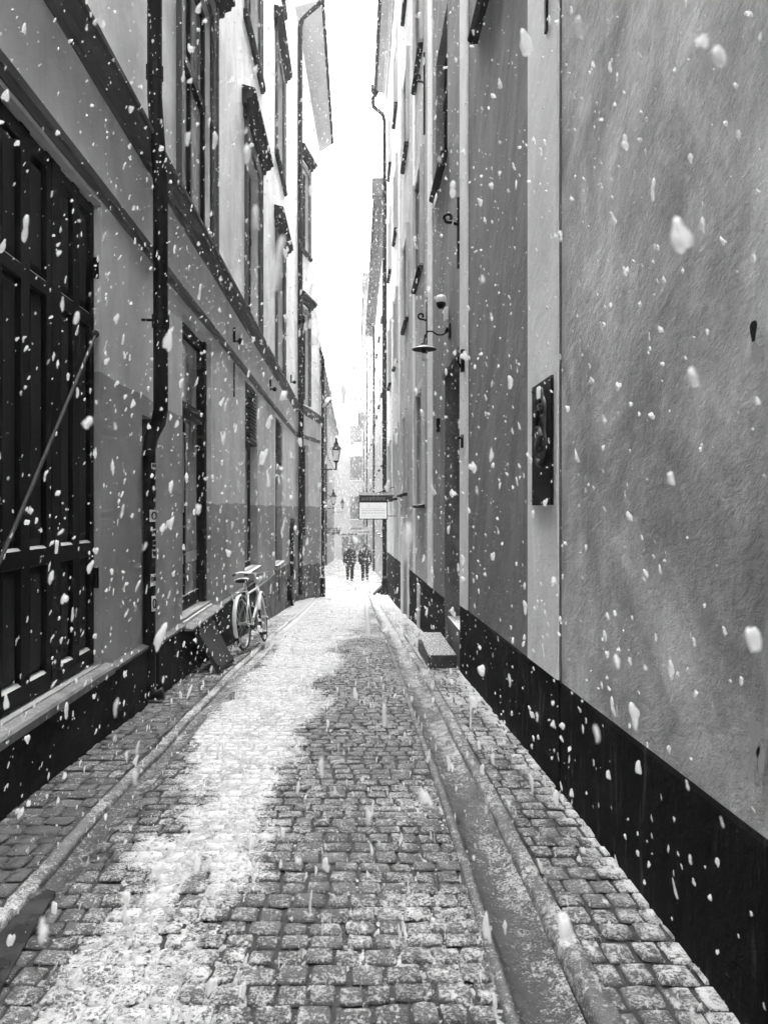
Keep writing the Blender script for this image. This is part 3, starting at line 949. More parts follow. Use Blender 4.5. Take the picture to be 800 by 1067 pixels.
# ------------------------------------------------------------------ leaning hatch board
t = thing('cellar_board', 'dark heavy board leaning against the plinth under the shop door', 'board', (-1.5, 8.2, g(8.1) + .05))
c0 = [Vector((-1.385, 7.72, g(7.72) + .055)), Vector((-1.36, 8.46, g(8.46) + .055)), Vector((-1.672, 8.72, RZ(-1.275))), Vector((-1.672, 7.86, RZ(-1.255)))]
nn = (c0[1] - c0[0]).cross(c0[3] - c0[0]).normalized()
if nn.x < 0: nn = -nn
bm = B(); v1 = [bm.verts.new(p) for p in c0]; v2 = [bm.verts.new(p - nn * .045) for p in c0]
bm.faces.new(v1); bm.faces.new(v2[::-1])
for i in range(4): bm.faces.new((v1[i], v1[(i + 1) % 4], v2[(i + 1) % 4], v2[i]))
obj('board', bm, 'board_dark', t, bevel=.004)
bm = B()
for f in (.06, .86):
    e = [c0[0].lerp(c0[3], f), c0[1].lerp(c0[2], f), c0[1].lerp(c0[2], f + .08), c0[0].lerp(c0[3], f + .08)]
    a_ = [bm.verts.new(p + nn * .014) for p in e]; b_ = [bm.verts.new(p + nn * .001) for p in e]
    bm.faces.new(a_)
    for i in range(4): bm.faces.new((a_[i], a_[(i + 1) % 4], b_[(i + 1) % 4], b_[i]))
obj('batten', bm, 'board_dark', t)

# ------------------------------------------------------------------ bicycle
rear = Vector((-1.39, 9.42, g(9.42) + .055)); front = Vector((-1.262, 10.45, g(10.45) + .055))
fd = (front - rear).normalized()
lean = Vector((-.10, 0, 1)).normalized()
side = fd.cross(lean).normalized()
upv = side.cross(fd).normalized()
bk = thing('bicycle', 'light bicycle with rack and mudguards parked by the left wall', 'bicycle', rear)
WR = .345
BP = lambda a, h, s=0: rear + fd * a + upv * h + side * s


def wheel(c, axis_f):
    bm = B(); N = 40
    tube(bm, [c + (axis_f * math.cos(2 * math.pi * i / N) + upv * math.sin(2 * math.pi * i / N)) * (WR - .018) for i in range(N + 1)], .019, 8, False)
    w = obj('wheel', bm, 'rubber', bk, smooth=True)
    bm = B(); tube(bm, [c + (axis_f * math.cos(2 * math.pi * i / N) + upv * math.sin(2 * math.pi * i / N)) * (WR - .043) for i in range(N + 1)], .011, 6, False)
    obj('rim', bm, 'chrome', w, smooth=True)
    bm = B(); sd_ = axis_f.cross(upv)
    for i in range(28):
        a = 2 * math.pi * i / 28
        tube(bm, [c + sd_ * (.03 if i % 2 else -.03), c + (axis_f * math.cos(a) + upv * math.sin(a)) * (WR - .05)], .0016, 4, False)
    obj('spokes', bm, 'chrome', w)
    bm = B(); tube(bm, [c - sd_ * .05, c + sd_ * .05], .022, 8); obj('hub', bm, 'chrome', w)


wb = (front - rear).length
steer = math.radians(-7)
ff = (fd * math.cos(steer) + side * math.sin(steer)).normalized()
wheel(BP(0, WR), fd); wheel(BP(wb, WR), ff)
bm = B()
bb = BP(.44, .29); seat_t = BP(.30, .74); head_t = BP(.86, .80); head_b = BP(.90, .63)
for a, b, r in ((bb, seat_t, .016), (seat_t.lerp(bb, .1), head_t.lerp(head_b, .2), .016), (bb, head_b, .019), (head_t, head_b, .021)):
    tube(bm, [a, b], r, 10)
for s in (-.055, .055):
    tube(bm, [BP(0, WR, s), bb + side * s * .5], .009, 7); tube(bm, [BP(0, WR, s), seat_t.lerp(bb, .12) + side * s * .3], .008, 7)
obj('frame', bm, 'bike_paint', bk, smooth=True)
bm = B()
fs = ff.cross(upv)
for s in (-.05, .05):
    tube(bm, [head_b + fs * s * .6, head_b.lerp(BP(wb, WR), .35) + fs * s, BP(wb, WR) + fs * s], .010, 7)
tube(bm, [head_b + fs * .035, head_b - fs * .035], .012, 7)
obj('fork', bm, 'bike_paint', bk, smooth=True)
bm = B()
ht = head_t + upv * .16 + fd * -.03
tube(bm, [head_t, ht], .012, 8)
tube(bm, [ht, ht + ff * .07], .013, 8)
for s in (-1, 1):
    c = ht + ff * .07
    tube(bm, [c, c + fs * s * .12 + upv * .015, c + fs * s * .22 + upv * .03 - ff * .02, c + fs * s * .27 + upv * .02 - ff * .09, c + fs * s * .285 - ff * .19], .0115, 8)
hb = obj('handlebar', bm, 'chrome', bk, smooth=True)
for s in (-1, 1):
    c = ht + ff * .07
    bm = B(); tube(bm, [c + fs * s * .275 + upv * .012 - ff * .11, c + fs * s * .286 - ff * .22], .017, 8); obj('grip', bm, 'rubber', hb, smooth=True)
bm = B(); tube(bm, [seat_t, BP(.27, .84)], .013, 8); obj('seat_post', bm, 'chrome', bk, smooth=True)
bm = B()
sp = BP(.25, .875)
pr = [(-.14, .085, .0), (-.09, .10, .01), (-.02, .085, .008), (.05, .045, .006), (.13, .025, .0)]
rg = []
for a, w, h in pr:
    rg.append([bm.verts.new(sp + fd * a + side * (w * math.cos(q)) + upv * (h + .032 * math.sin(q) * (1 if math.sin(q) > 0 else .8))) for q in [2 * math.pi * k / 12 for k in range(12)]])
for a, b in zip(rg, rg[1:]):
    for k in range(12): bm.faces.new((a[k], a[(k + 1) % 12], b[(k + 1) % 12], b[k]))
bm.faces.new(rg[0]); bm.faces.new(rg[-1][::-1])
obj('saddle', bm, 'leather', bk, smooth=True)


def guard(c, ax, a0, a1):
    bm = B(); N = 22; sd_ = ax.cross(upv); rows = []
    for i in range(N + 1):
        a = a0 + (a1 - a0) * i / N
        d = ax * math.cos(a) + upv * math.sin(a)
        rows.append([bm.verts.new(c + d * (WR + .022 - .010 * abs(s) ** 2) + sd_ * s * .028) for s in (-1, -.5, 0, .5, 1)])
    for p, q in zip(rows, rows[1:]):
        for k in range(4): bm.faces.new((p[k], p[k + 1], q[k + 1], q[k]))
    o = obj('mudguard', bm, 'bike_paint', bk, smooth=True)
    md = o.modifiers.new('thick', 'SOLIDIFY'); md.thickness = .003


guard(BP(0, WR), fd, math.radians(30), math.radians(205)); guard(BP(wb, WR), ff, math.radians(55), math.radians(160))
bm = B()
for s in (-.06, .06):
    tube(bm, [BP(.16, .74, s), BP(-.22, .745, s)], .006, 6); tube(bm, [BP(-.17, .745, s), BP(0, WR, s * .9)], .005, 6)
for a in (.1, 0, -.1, -.22): tube(bm, [BP(a, .742, -.06), BP(a, .742, .06)], .005, 6)
obj('rack', bm, 'chrome', bk, smooth=True)
bm = B(); tube(bm, [bb - side * .06, bb + side * .06], .018, 8)
N = 24; tube(bm, [bb + side * .04 + (fd * math.cos(2 * math.pi * i / N) + upv * math.sin(2 * math.pi * i / N)) * .085 for i in range(N + 1)], .006, 5, False)
tube(bm, [bb + side * .06, bb + side * .07 + fd * .1 - upv * .13], .008, 6); tube(bm, [bb - side * .06, bb - side * .07 - fd * .1 + upv * .13], .008, 6)
tube(bm, [bb + side * .04 + upv * .085, BP(0, WR + .03, .04)], .004, 5); tube(bm, [bb + side * .04 - upv * .085, BP(0, WR - .03, .04)], .004, 5)
ck = obj('crank', bm, 'iron_worn', bk)
for s in (1, -1):
    c = bb + side * s * .115 + (fd * .1 - upv * .13) * s
    bm = B(); tube(bm, [c - side * .045, c + side * .045], .022, 6); obj('pedal', bm, 'rubber', ck)
bm = B(); ball(bm, ht + ff * .12 - upv * .1, .045, 10, 8, (1, 1, 1)); obj('headlight', bm, 'chrome', bk, smooth=True)
bm = B(); tube(bm, [BP(.12, .27, -.06), BP(.06, .02, -.20)], .008, 6); obj('kickstand', bm, 'iron', bk)

# ================================================================== RIGHT: row of rendered houses
FRt = Fr((1.11, 0), (0, 1), (-1, 0))
Q = FRt.P
plz = lambda y: RZ(float(np.interp(y, [0, 2, 4, 7.7, 9.5, 15.2, 26], [-.86, -.891, -.935, -1.01, -1.12, -1.23, -1.5])))


def plinth(par, fr, t0, t1, mat='plinth_black', out=.006, zf=plz):
    bm = B(); n = max(1, int((t1 - t0) / .25)); rw = []
    for k in range(n + 1):
        t = t0 + (t1 - t0) * k / n
        w = .006 * mn.noise(Vector((t * 2.5, 1, 4)))
        rw.append([bm.verts.new(fr.P(t, z, o)) for z, o in ((-8, -.02), (-8, out + .012), (zf(t) - .02 + w, out), (zf(t) + w, out - .004), (zf(t) + .001 + w, -.02))])
    for a, b in zip(rw, rw[1:]):
        for i in range(4): bm.faces.new((a[i], a[i + 1], b[i + 1], b[i]))
    bm.faces.new(rw[0]); bm.faces.new(rw[-1])
    return obj('plinth', bm, mat, par)


def rhouse(label, t0, t1, mat, top, wins, ov=.4, door=None, name='house', fr=FRt, soff='roof_slab', gutter=True, cas=None, base='plinth_black', body=6, rise=2.2, plz_=plz, gmat='glass', fw=.06, smat='hood'):
    p = fr.P((t0 + t1) / 2, g(fr.P((t0 + t1) / 2, 0).y))
    h = thing(name, label, 'building', p)
    hs = [(w[0], w[1], RZ(w[2]), RZ(w[3])) for w in wins] + ([(door[0], door[1], -8, RZ(door[2]))] if door else [])
    bm = B(); facade(bm, fr, t0, t1, -8, RZ(top), hs, depth=.2 if not door else .4)
    box(bm, fr, t0 + .01, t1 - .01, -8, RZ(top) - .01, -body, -.45 if door else -.30)
    obj('wall', bm, mat, h)
    for w in wins:
        window(fr, h, w[0], w[1], RZ(w[2]), RZ(w[3]), .13, 1, RZ(w[2] + (w[3] - w[2]) * .66), fmat=w[4] if len(w) > 4 else 'frame_dark', casing=cas, cmat='casing_pale', sill=(.09, .06, .07), smat=smat, gmat=gmat, fw=fw)
    bm = B(); prof(bm, fr, t0 + .004, t1 - .004, [(-.3, RZ(top - .25)), (.05, RZ(top - .25)), (.08, RZ(top - .12)), (.14, RZ(top - .08)), (ov * .45, RZ(top) - .01), (ov - .02, RZ(top)), (ov, RZ(top) + .08), (-body, RZ(top + rise)), (-body, RZ(top)), (-.3, RZ(top))])
    obj('roof', bm, soff, h)
    if gutter:
        bm = B(); tube(bm, [fr.P(t0 + .02, RZ(top) + .06, ov + .05), fr.P(t1 - .02, RZ(top) + .05, ov + .05)], .065, 8); obj('gutter', bm, 'zinc_dark', h)
    if base:
        if door:
            if door[0] > t0: plinth(h, fr, t0, door[0] - .002, base, zf=plz_)
            plinth(h, fr, door[1] + .002, t1, base, zf=plz_)
        else:
            plinth(h, fr, t0, t1, base, zf=plz_)
    return h


def pilaster(par, t0, t1, ztop, mat='strip_pale', out=.014, fr=FRt, zb=None):
    bm = B(); n = 24; zb = zb if zb is not None else plz((t0 + t1) / 2) - .10
    rows = []
    for k in range(n + 1):
        z = zb + (RZ(ztop) - zb) * k / n
        w1 = .007 * mn.noise(Vector((z * 2, t0, 1))); w2 = .007 * mn.noise(Vector((z * 2, t1, 5)))
        zz = (lambda t: z if k else plz(t) + .004)
        rows.append([bm.verts.new(fr.P(t, zz(t), o)) for t, o in ((t0 + w1, -.01), (t0 + w1, out - .003), (t0 + w1 + .008, out), (t1 + w2 - .008, out), (t1 + w2, out - .003), (t1 + w2, -.01))])
    for a, b in zip(rows, rows[1:]):
        for i in range(5): bm.faces.new((a[i], a[i + 1], b[i + 1], b[i]))
    bm.faces.new(rows[0]); bm.faces.new(rows[-1])
    return obj('pilaster', bm, mat, par)


R0 = rhouse('grey trowelled house wall filling the right foreground above a black plinth', -8, 4.02, 'right_near', 15.2, [])
R1 = rhouse('dark grey house on the right with pale pilaster strips and a deep doorway', 4.055, 11.4, 'right_dark', 15.2,
            [(5.35, 6.75, 4.3, 6.15), (9.0, 10.3, 4.3, 6.1), (5.35, 6.75, 7.7, 9.5), (9.0, 10.3, 7.7, 9.5), (9.0, 10.3, 11.0, 12.6)], door=(7.9, 9.28, 1.60))
pilaster(R1, 4.07, 4.77, 15.0)
pilaster(R1, 7.36, 7.87, 15.0)
pilaster(R1, 10.70, 11.38, 15.0)
# seam between the two near houses
bm = B(); box(bm, FRt, 4.022, 4.053, -8, RZ(15), -.3, -.045); obj('seam', bm, 'dark_hole', R1)
# doorway
bm = B()
box(bm, FRt, 7.9, 9.28, -8, RZ(1.60), -.44, -.40)
for q in (7.93, 8.62):
    for z0, z1 in ((-1.0, -.1), (.05, 1.3)):
        box(bm, FRt, q + .08, q + .58, RZ(z0), RZ(z1), -.40, -.385)
dr = obj('door', bm, 'door_paint', R1)
bm = B(); tube(bm, [Q(8.5, RZ(-.1), -.37), Q(8.5, RZ(.08), -.37)], .014, 7); obj('handle', bm, 'iron_worn', dr)
bm = B(); prof(bm, FRt, 7.88, 9.32, [(-.02, RZ(1.60)), (.02, RZ(1.60)), (.035, RZ(1.64)), (.035, RZ(1.70)), (-.02, RZ(1.72))]); obj('lintel', bm, 'casing', R1)
bm = B(); box(bm, FRt, 7.905, 9.275, -8, RZ(-1.33), -.40, -.03); obj('threshold', bm, 'stone', R1)
R2 = rhouse('grey house on the right with pale framed small windows and a narrow dark gate', 11.405, 18.9, 'right_mid', 14.9,
            [(12.0, 13.4, .08, 2.0, 'frame_pale'), (15.95, 16.95, .35, 2.0), (17.6, 18.5, .35, 2.0)] + [(a, b, z, z + 1.8) for a, b in ((12.3, 13.65), (15.6, 16.9)) for z in (4.0, 7.65, 11.0)], door=(15.6, 16.9, -.45), cas=.13)
pilaster(R2, 13.75, 14.25, 14.7); pilaster(R2, 18.45, 18.88, 14.7)
bm = B(); box(bm, FRt, 15.6, 16.9, -8, RZ(-.45), -.44, -.30)
for k in range(7): box(bm, FRt, 15.64 + k * .18, 15.78 + k * .18, RZ(-2.25), RZ(-.5), -.30, -.27)
dr = obj('door', bm, 'door_paint', R2)
bm = B(); box(bm, FRt, 15.62, 15.95, RZ(-1.5), RZ(-1.3), -.27, -.25); obj('hinge', bm, 'iron', dr)
bm = B()
box(bm, FRt, 16.92, 17.5, -8, RZ(-.2), -.02, .05); box(bm, FRt, 15.3, 15.58, -8, RZ(-.35), -.02, .03)
obj('door_surround', bm, 'strip_pale', R2)
bm = B(); box(bm, FRt, 12.75, 13.1, g(13) - .1, RZ(-1.30), .0, .035); obj('patch_strip', bm, 'casing_pale', R2)
R3 = rhouse('paler grey house on the right with a high eave and swan-neck gutter pipe', 18.905, 26.1, 'right_pale', 14.5,
            [(19.9, 21.0, .3, 2.0), (23.2, 24.3, .3, 2.0)] + [(a, b, z, z + 1.8) for a, b in ((19.7, 20.9), (23.1, 24.3)) for z in (3.9, 7.4, 10.7)], ov=.36, cas=.12)
pilaster(R3, 21.9, 22.3, 14.2)

FS = Fr((1.2, 0), (0, 1), (-1, 0))
sw = [(a, a + 1.1, z, z + 1.7) for a in (28.5, 32.2, 36, 40, 44) for z in (-1.2, 1.9, 5.0, 8.3)]
S1 = rhouse('pale hazy house on the right beyond the swan-neck pipe, dark textured eave', 26.6, 49.5, 'far_cream', 11.4, sw, ov=.44, fr=FS, soff='soffit_dark', base=None, plz_=plz, fw=.07)
bm = B(); box(bm, FS, 26.55, 27.0, RZ(11.1), RZ(11.75), .2, .62); obj('cornice_end', bm, 'soffit_dark', S1)
sw = [(a, a + 1.1, z, z + 1.7) for a in (53, 57.5, 62, 67) for z in (-2.0, 1.5, 4.6, 7.7, 11)]
S2 = rhouse('far pale house on the right reaching highest against the white sky', 49.6, 72.5, 'far_pale', 15.6, sw, ov=.6, fr=FS, soff='roof_slab', base=None, gmat='glass_far')
FU = Fr((1.05, 0), (0, 1), (-1, 0))
sw = [(a, a + 1.1, z, z + 1.7) for a in (76, 80) for z in (-2.4, .8, 4, 7)]
S3 = rhouse('farthest house on the right, low eave jutting toward the lane end', 73, 86, 'far_pale', 9.4, sw, ov=.62, fr=FU, soff='roof_slab', base=None, gmat='glass_far')

# left row beyond the townhouse
FC = Fr((-2.35, 0), (0, 1), (1, 0))
for lab, a, b, top, mt in (('pale hazy house on the left just past the townhouse corner, heavy cornice', 26.5, 46, 8.75, 'far_cream'),
                           ('narrow pale house on the left with ornate cornice in mid lane', 46.1, 58, 8.65, 'far_pale'),
                           ('farthest pale house on the left next to the closing white block', 58.1, 84, 8.2, 'far_pale')):
    ws = [(x, x + 1.1, z, z + 1.7) for x in np.arange(a + 2, b - 1.5, 3.6) for z in (-2.3, 1.2, 4.4)]
    h = rhouse(lab, a, b, mt, top, ws, ov=.42, fr=FC, soff='soffit_dark' if a < 58 else 'roof_slab', base=None, gmat='glass_far', rise=1.2, gutter=True)
    bm = B()
    prof(bm, FC, b - .9, b - .1, [(-.1, RZ(top + .1)), (.5, RZ(top + .1)), (.52, RZ(top + .3)), (.2, RZ(top + .5)), (.1, RZ(top + .95)), (-.1, RZ(top + 1.0))])
    obj('cornice_end', bm, 'soffit_dark', h)

# closing blocks at the end of the lane
FF = Fr((-2.05, 90), (1, 0), (0, -1))
blk = thing('apartment_block', 'white block closing the lane with paired windows and chimneys', 'building', (0, 90, g(90)))
rows_ = [(11.65, 13.35), (8.0, 9.95), (3.45, 6.25), (-1.25, 1.5)]
hs = []; ws = []
for x0 in (1.45, 4.3):
    for z0, z1 in rows_: ws.append((x0, x0 + 1.4, RZ(z0), RZ(z1)))
shop = [(.45, 1.25, RZ(-5.7), RZ(-3.4)), (1.5, 3.4, RZ(-5.9), RZ(-3.3)), (3.6, 5.2, RZ(-5.9), RZ(-3.3))]
bm = B(); facade(bm, FF, 0, 12, -10, RZ(15.0), ws + shop, depth=.25, st=2, sz=2); box(bm, FF, .01, 11.99, -10, RZ(14.99), -8, -.3); obj('wall', bm, 'far_pale', blk)
for a in ws: window(FF, blk, *a, .12, 1, a[2] + (a[3] - a[2]) * .68, fmat='casing', gmat='glass_far', sill=(.12, .1, .12), smat='casing_pale', hood=(.14, .12, a[3] + .06, .15) if a[2] > 2 and a[2] < 9 else None)
for a in shop: window(FF, blk, *a, .15, 1, a[2] + 1.7, fmat='casing', gmat='glass_far')
bm = B(); prof(bm, FF, -.1, 12.1, [(-.1, RZ(-3.2)), (.12, RZ(-3.2)), (.18, RZ(-3.0)), (-.1, RZ(-2.95))]); obj('belt_course', bm, 'casing', blk)
bm = B(); prof(bm, FF, -.2, 12.1, [(-.1, RZ(14.3)), (.1, RZ(14.3)), (.35, RZ(14.85)), (.4, RZ(15.0)), (-.4, RZ(15.7)), (-.9, RZ(16.6)), (-8, RZ(16.8)), (-8, RZ(15.0))]); rf = obj('roof', bm, 'roof_tin', blk)
bm = B(); box(bm, FF, 1.7, 2.7, RZ(16.2), RZ(17.3), -3, -1.6); box(bm, FF, 1.66, 2.74, RZ(17.3), RZ(17.4), -3.05, -1.55); obj('chimney', bm, 'casing', rf)
bm = B(); tube(bm, [FF.P(1.35, RZ(16.3), -1), FF.P(1.35, RZ(17.5), -1)], .09, 7); obj('flue', bm, 'zinc', rf)
bm = B(); tube(bm, [FF.P(.35, RZ(15.8), -1), FF.P(.35, RZ(18.0), -1)], .035, 6); tube(bm, [FF.P(-.6, RZ(17.9), -1), FF.P(.55, RZ(17.9), -1)], .025, 6); obj('antenna', bm, 'zinc', rf)
FF1 = Fr((-14, 92), (1, 0), (0, -1))
b1 = thing('apartment_block', 'lower white block left of the closing one, with a railing on its roof', 'building', (-4, 92, g(92)))
ws = [(10.2, 11.2, RZ(z), RZ(z + 1.8)) for z in (-1.5, 2, 5.4, 8.8)]
bm = B(); facade(bm, FF1, 0, 11.94, -10, RZ(14.4), ws, depth=.25, st=2, sz=2); box(bm, FF1, .01, 11.9, -10, RZ(14.39), -8, -.3); obj('wall', bm, 'far_pale', b1)
for a in ws: window(FF1, b1, *a, .12, 1, None, fmat='frame_pale', gmat='glass_far')
bm = B(); prof(bm, FF1, 0, 11.9, [(-.1, RZ(14.4)), (.2, RZ(14.4)), (.2, RZ(14.6)), (-8, RZ(15.2)), (-8, RZ(14.4))]); rf = obj('roof', bm, 'roof_tin', b1)
bm = B()
for x in (9.6, 10.3, 11.0, 11.6): tube(bm, [FF1.P(x, RZ(14.5), -.3), FF1.P(x, RZ(15.4), -.3)], .03, 5)
tube(bm, [FF1.P(9.2, RZ(15.4), -.3), FF1.P(11.8, RZ(15.4), -.3)], .03, 5); obj('railing', bm, 'zinc', rf)

# right downpipes
t = downpipe('black downpipe with a swan neck under the highest right eave, reaching the pavement', [Q(26.05, RZ(14.50), .42), Q(26.05, RZ(14.25), .50), Q(26.05, RZ(14.0), .48), Q(26.05, RZ(13.75), .16), Q(26.05, RZ(13.5), .09), Q(26.05, g(26) + .5, .09), Q(26.0, g(26) + .2, .13), Q(25.9, g(26) + .07, .3)], .075,
             joints=[Q(26.05, RZ(z), .09) for z in (10, 6.5, 3, -.75)], brackets=[Q(26.05, RZ(z), .09) for z in (12, 8, 4, .5, -1.1)], wall=(.1, 0, 0))
bm = B(); c = Q(26.05, RZ(14.55), .42); lathe(bm, c, [(.07, -.2), (.16, .0), (.17, .16), (.14, .18)], 10); obj('hopper', bm, 'zinc_dark', t)
bm = B()
e = [Q(25.0, g(25) + .03, .46), Q(25.15, g(25) + .03, .52), Q(25.85, g(26) + .28, .22), Q(25.7, g(26) + .28, .14)]
a_ = [bm.verts.new(p) for p in e]; b_ = [bm.verts.new(p + Vector((0, 0, .05))) for p in e]
bm.faces.new(a_); bm.faces.new(b_)
for i in range(4): bm.faces.new((a_[i], a_[(i + 1) % 4], b_[(i + 1) % 4], b_[i]))
o = obj('plank', bm, 'board_dark'); tag(o, 'short dark plank tilted from the pavement to the black pipe foot', 'plank')
bm = B(); rw = []
for i in range(9):
    a = i / 8
    rw.append((.13 * (1 - a) ** .6 + .05, a * .62))
lathe(bm, Q(25.4, g(25.4) + .04, .1), [(r * (1 + .2 * math.sin(z * 17)), z) for r, z in rw], 9)
o = obj('sack', bm, 'coat_dark', smooth=True); tag(o, 'dark lumpy sack standing at the foot of the black pipe', 'sack')
for y, X, zt, lab, r in ((44.3, 1.2, 11.2, 'thin grey downpipe on the pale hazy house past the sign', .06), (70.5, 1.2, 15.3, 'far faint downpipe on the tallest pale house', .07), (83.5, 1.05, 9.3, 'farthest faint downpipe by the lane end', .07)):
    fr = Fr((X, 0), (0, 1), (-1, 0))
    downpipe(lab, [fr.P(y, RZ(zt), .55), fr.P(y, RZ(zt - .5), .1), fr.P(y, g(y) + .2, .1)], r, brackets=[fr.P(y, RZ(z), .1) for z in (0, 4)], wall=(.1, 0, 0), n=8)
for y, lab in ((45.9, 'grey downpipe between the first two hazy houses on the left'), (57.6, 'faint downpipe between the farther hazy houses on the left')):
    downpipe(lab, [FC.P(y, RZ(8.4), .5), FC.P(y, RZ(7.8), .1), FC.P(y, g(y) + .1, .1)], .085, brackets=[FC.P(y, RZ(z), .1) for z in (0, 4)], wall=(-.1, 0, 0), n=8)

# ------------------------------------------------------------------ right wall fittings
pl = thing('plaque', 'tall black metal plaque with raised wreath emblem on the nearest pale pilaster', 'plaque', Q(4.35, RZ(.02), .014))
bm = B(); box(bm, FRt, 4.13, 4.58, RZ(.02), RZ(.74), .0145, .030); obj('plate', bm, 'iron', pl, bevel=.003)
bm = B()
c = (4.36, RZ(.47))
tube(bm, [Q(c[0] + .12 * math.sin(a) * (1 + .12 * math.sin(5 * a)), c[1] + .21 * math.cos(a), .032) for a in [2 * math.pi * i / 40 for i in range(41)]], [.017 + .005 * math.sin(i * 1.9) for i in range(41)], 8, False)
tube(bm, [Q(c[0] + .03 * math.sin(i * .9), c[1] - .17 + .30 * i / 14, .032 + .006 * math.sin(i * .5)) for i in range(15)], [.018 + .008 * math.sin(i * .45) for i in range(15)], 8)
for i in range(7):
    a = i * .9; ball(bm, Q(c[0] + .07 * math.cos(a), c[1] + .13 * math.sin(a), .032), .018, 8, 6)
tube(bm, [Q(c[0] - .09 + .01 * i, c[1] + .12 + .10 * math.sin(i * .3), .036) for i in range(11)], .012, 7)
obj('emblem', bm, 'iron_worn', pl, smooth=True)
bm = B()
for t_, z in ((4.16, .05), (4.55, .05), (4.16, .71), (4.55, .71)): ball(bm, Q(t_, RZ(z), .031), .009, 8, 6)
obj('screws', bm, 'iron_worn', pl)

iron_hook(FRt, 4.27, RZ(3.5), 1.2, 'black iron hook at the top of the nearest pale pilaster', .05, .04, .014)
iron_hook(FRt, 7.97, RZ(3.05), .75, 'black scrolled iron hook high beside the narrow pale strip', .10, .12)
iron_hook(FRt, 11.46, RZ(2.9), .95, 'scrolled iron hook above the lamp, at the edge of the dark house', .10, .10)
iron_hook(FRt, 11.9, RZ(6.8), 1.3, 'scrolled iron hook near the top, left of the dark upper window', .12, .12)
bm = B(); box(bm, FRt, 7.50, 7.57, RZ(1.38), RZ(1.60), .014, .05); tube(bm, [Q(7.53, RZ(1.56), .05), Q(7.53, RZ(1.5), .085), Q(7.53, RZ(1.42), .05)], .012, 6)
o = obj('iron_staple', bm, 'iron'); tag(o, 'small upright iron staple on the narrow pale strip, level with the doorway top', 'staple')
bm = B(); box(bm, FRt, 7.58, 7.66, RZ(.62), RZ(.75), .014, .035); tube(bm, [Q(7.62, RZ(.72), .03), Q(7.62, RZ(.72), .06)], .012, 6)
o = obj('door_bell', bm, 'iron'); tag(o, 'small black bell plate on the narrow pale strip beside the doorway', 'bell')
bm = B(); box(bm, FRt, 9.74, 9.86, RZ(1.0), RZ(1.18), .004, .05); o = obj('wall_box', bm, 'iron', bevel=.008); tag(o, 'small black box on the dark wall just left of the doorway', 'box')

lamp = thing('wall_lamp', 'black arm lamp with flat dish shade and bare bulb above the doorway', 'lamp', Q(8.75, RZ(2.07), 0))
bm = B(); lathe_c = Q(8.75, RZ(2.07), .0)
box(bm, FRt, 8.70, 8.80, RZ(1.99), RZ(2.16), .0, .022); tube(bm, [Q(8.75, RZ(2.10), .02), Q(8.75, RZ(2.06), .06)], [.035, .012], 8); obj('wall_plate', bm, 'iron', lamp)
bm = B(); tube(bm, [Q(8.75, RZ(2.07), .03), Q(8.75, RZ(2.035), .09), Q(8.75, RZ(2.035), .15), Q(8.75, RZ(2.075), .21), Q(8.75, RZ(2.075), .26), Q(8.75, RZ(2.02), .295), Q(8.75, RZ(1.93), .305)], .010, 8); obj('arm', bm, 'iron', lamp, smooth=True)
c = Q(8.75, RZ(1.86), .305)
bm = B(); lathe(bm, c, [(.142, .0), (.144, .006), (.12, .020), (.05, .045), (.03, .075), (.0, .08)], 28)
bm.faces.ensure_lookup_table()
obj('lamp_shade', bm, 'frame_dark', lamp, smooth=False)
bm = B(); lathe(bm, c, [(.025, -.045), (.025, -.001)], 12); obj('socket', bm, 'iron', lamp)
bm = B(); ball(bm, c + Vector((0, 0, -.085)), .042, 14, 10, (1, 1, 1.15)); obj('bulb', bm, 'bulb', lamp, smooth=True)
sc_ = thing('wall_sensor', 'white motion sensor with domed hood on the dark wall above the lamp', 'sensor', Q(8.95, RZ(2.25), 0))
bm = B(); box(bm, FRt, 8.90, 8.98, RZ(2.25), RZ(2.40), .0, .05); obj('base', bm, 'white_paint', sc_, bevel=.008)
c = Q(8.94, RZ(2.43), .085)
bm = B(); lathe(bm, c, [(.06, .03), (.062, .09), (.05, .115), (.0, .12)], 16); obj('hood', bm, 'white_paint', sc_, smooth=True)
bm = B(); lathe(bm, c, [(.03, -.035), (.055, -.005), (.060, .028)], 16); obj('lens', bm, 'iron', sc_, smooth=True)

# stone steps at the doorway
bm = B()
X0, X1 = .79, 1.10
y0, y1 = 8.10, 9.62
zt = RZ(-1.585)
vb = [bm.verts.new(p) for p in ((X0 - .01, y0 - .01, -2), (X1, y0 - .01, -2), (X1, y1, -2), (X0, y1, -2))]
vt = [bm.verts.new(p) for p in ((X0, y0, zt), (X1, y0, zt + .004), (X1, y1, zt - .002), (X0 + .02, y1, zt - .004))]
bm.faces.new(vt); bm.faces.new(vb)
for i in range(4): bm.faces.new((vb[i], vb[(i + 1) % 4], vt[(i + 1) % 4], vt[i]))
o = obj('stone_step', bm, 'stone_wet', bevel=.014); tag(o, 'single rough stone block step on the pavement before the deep doorway', 'step')
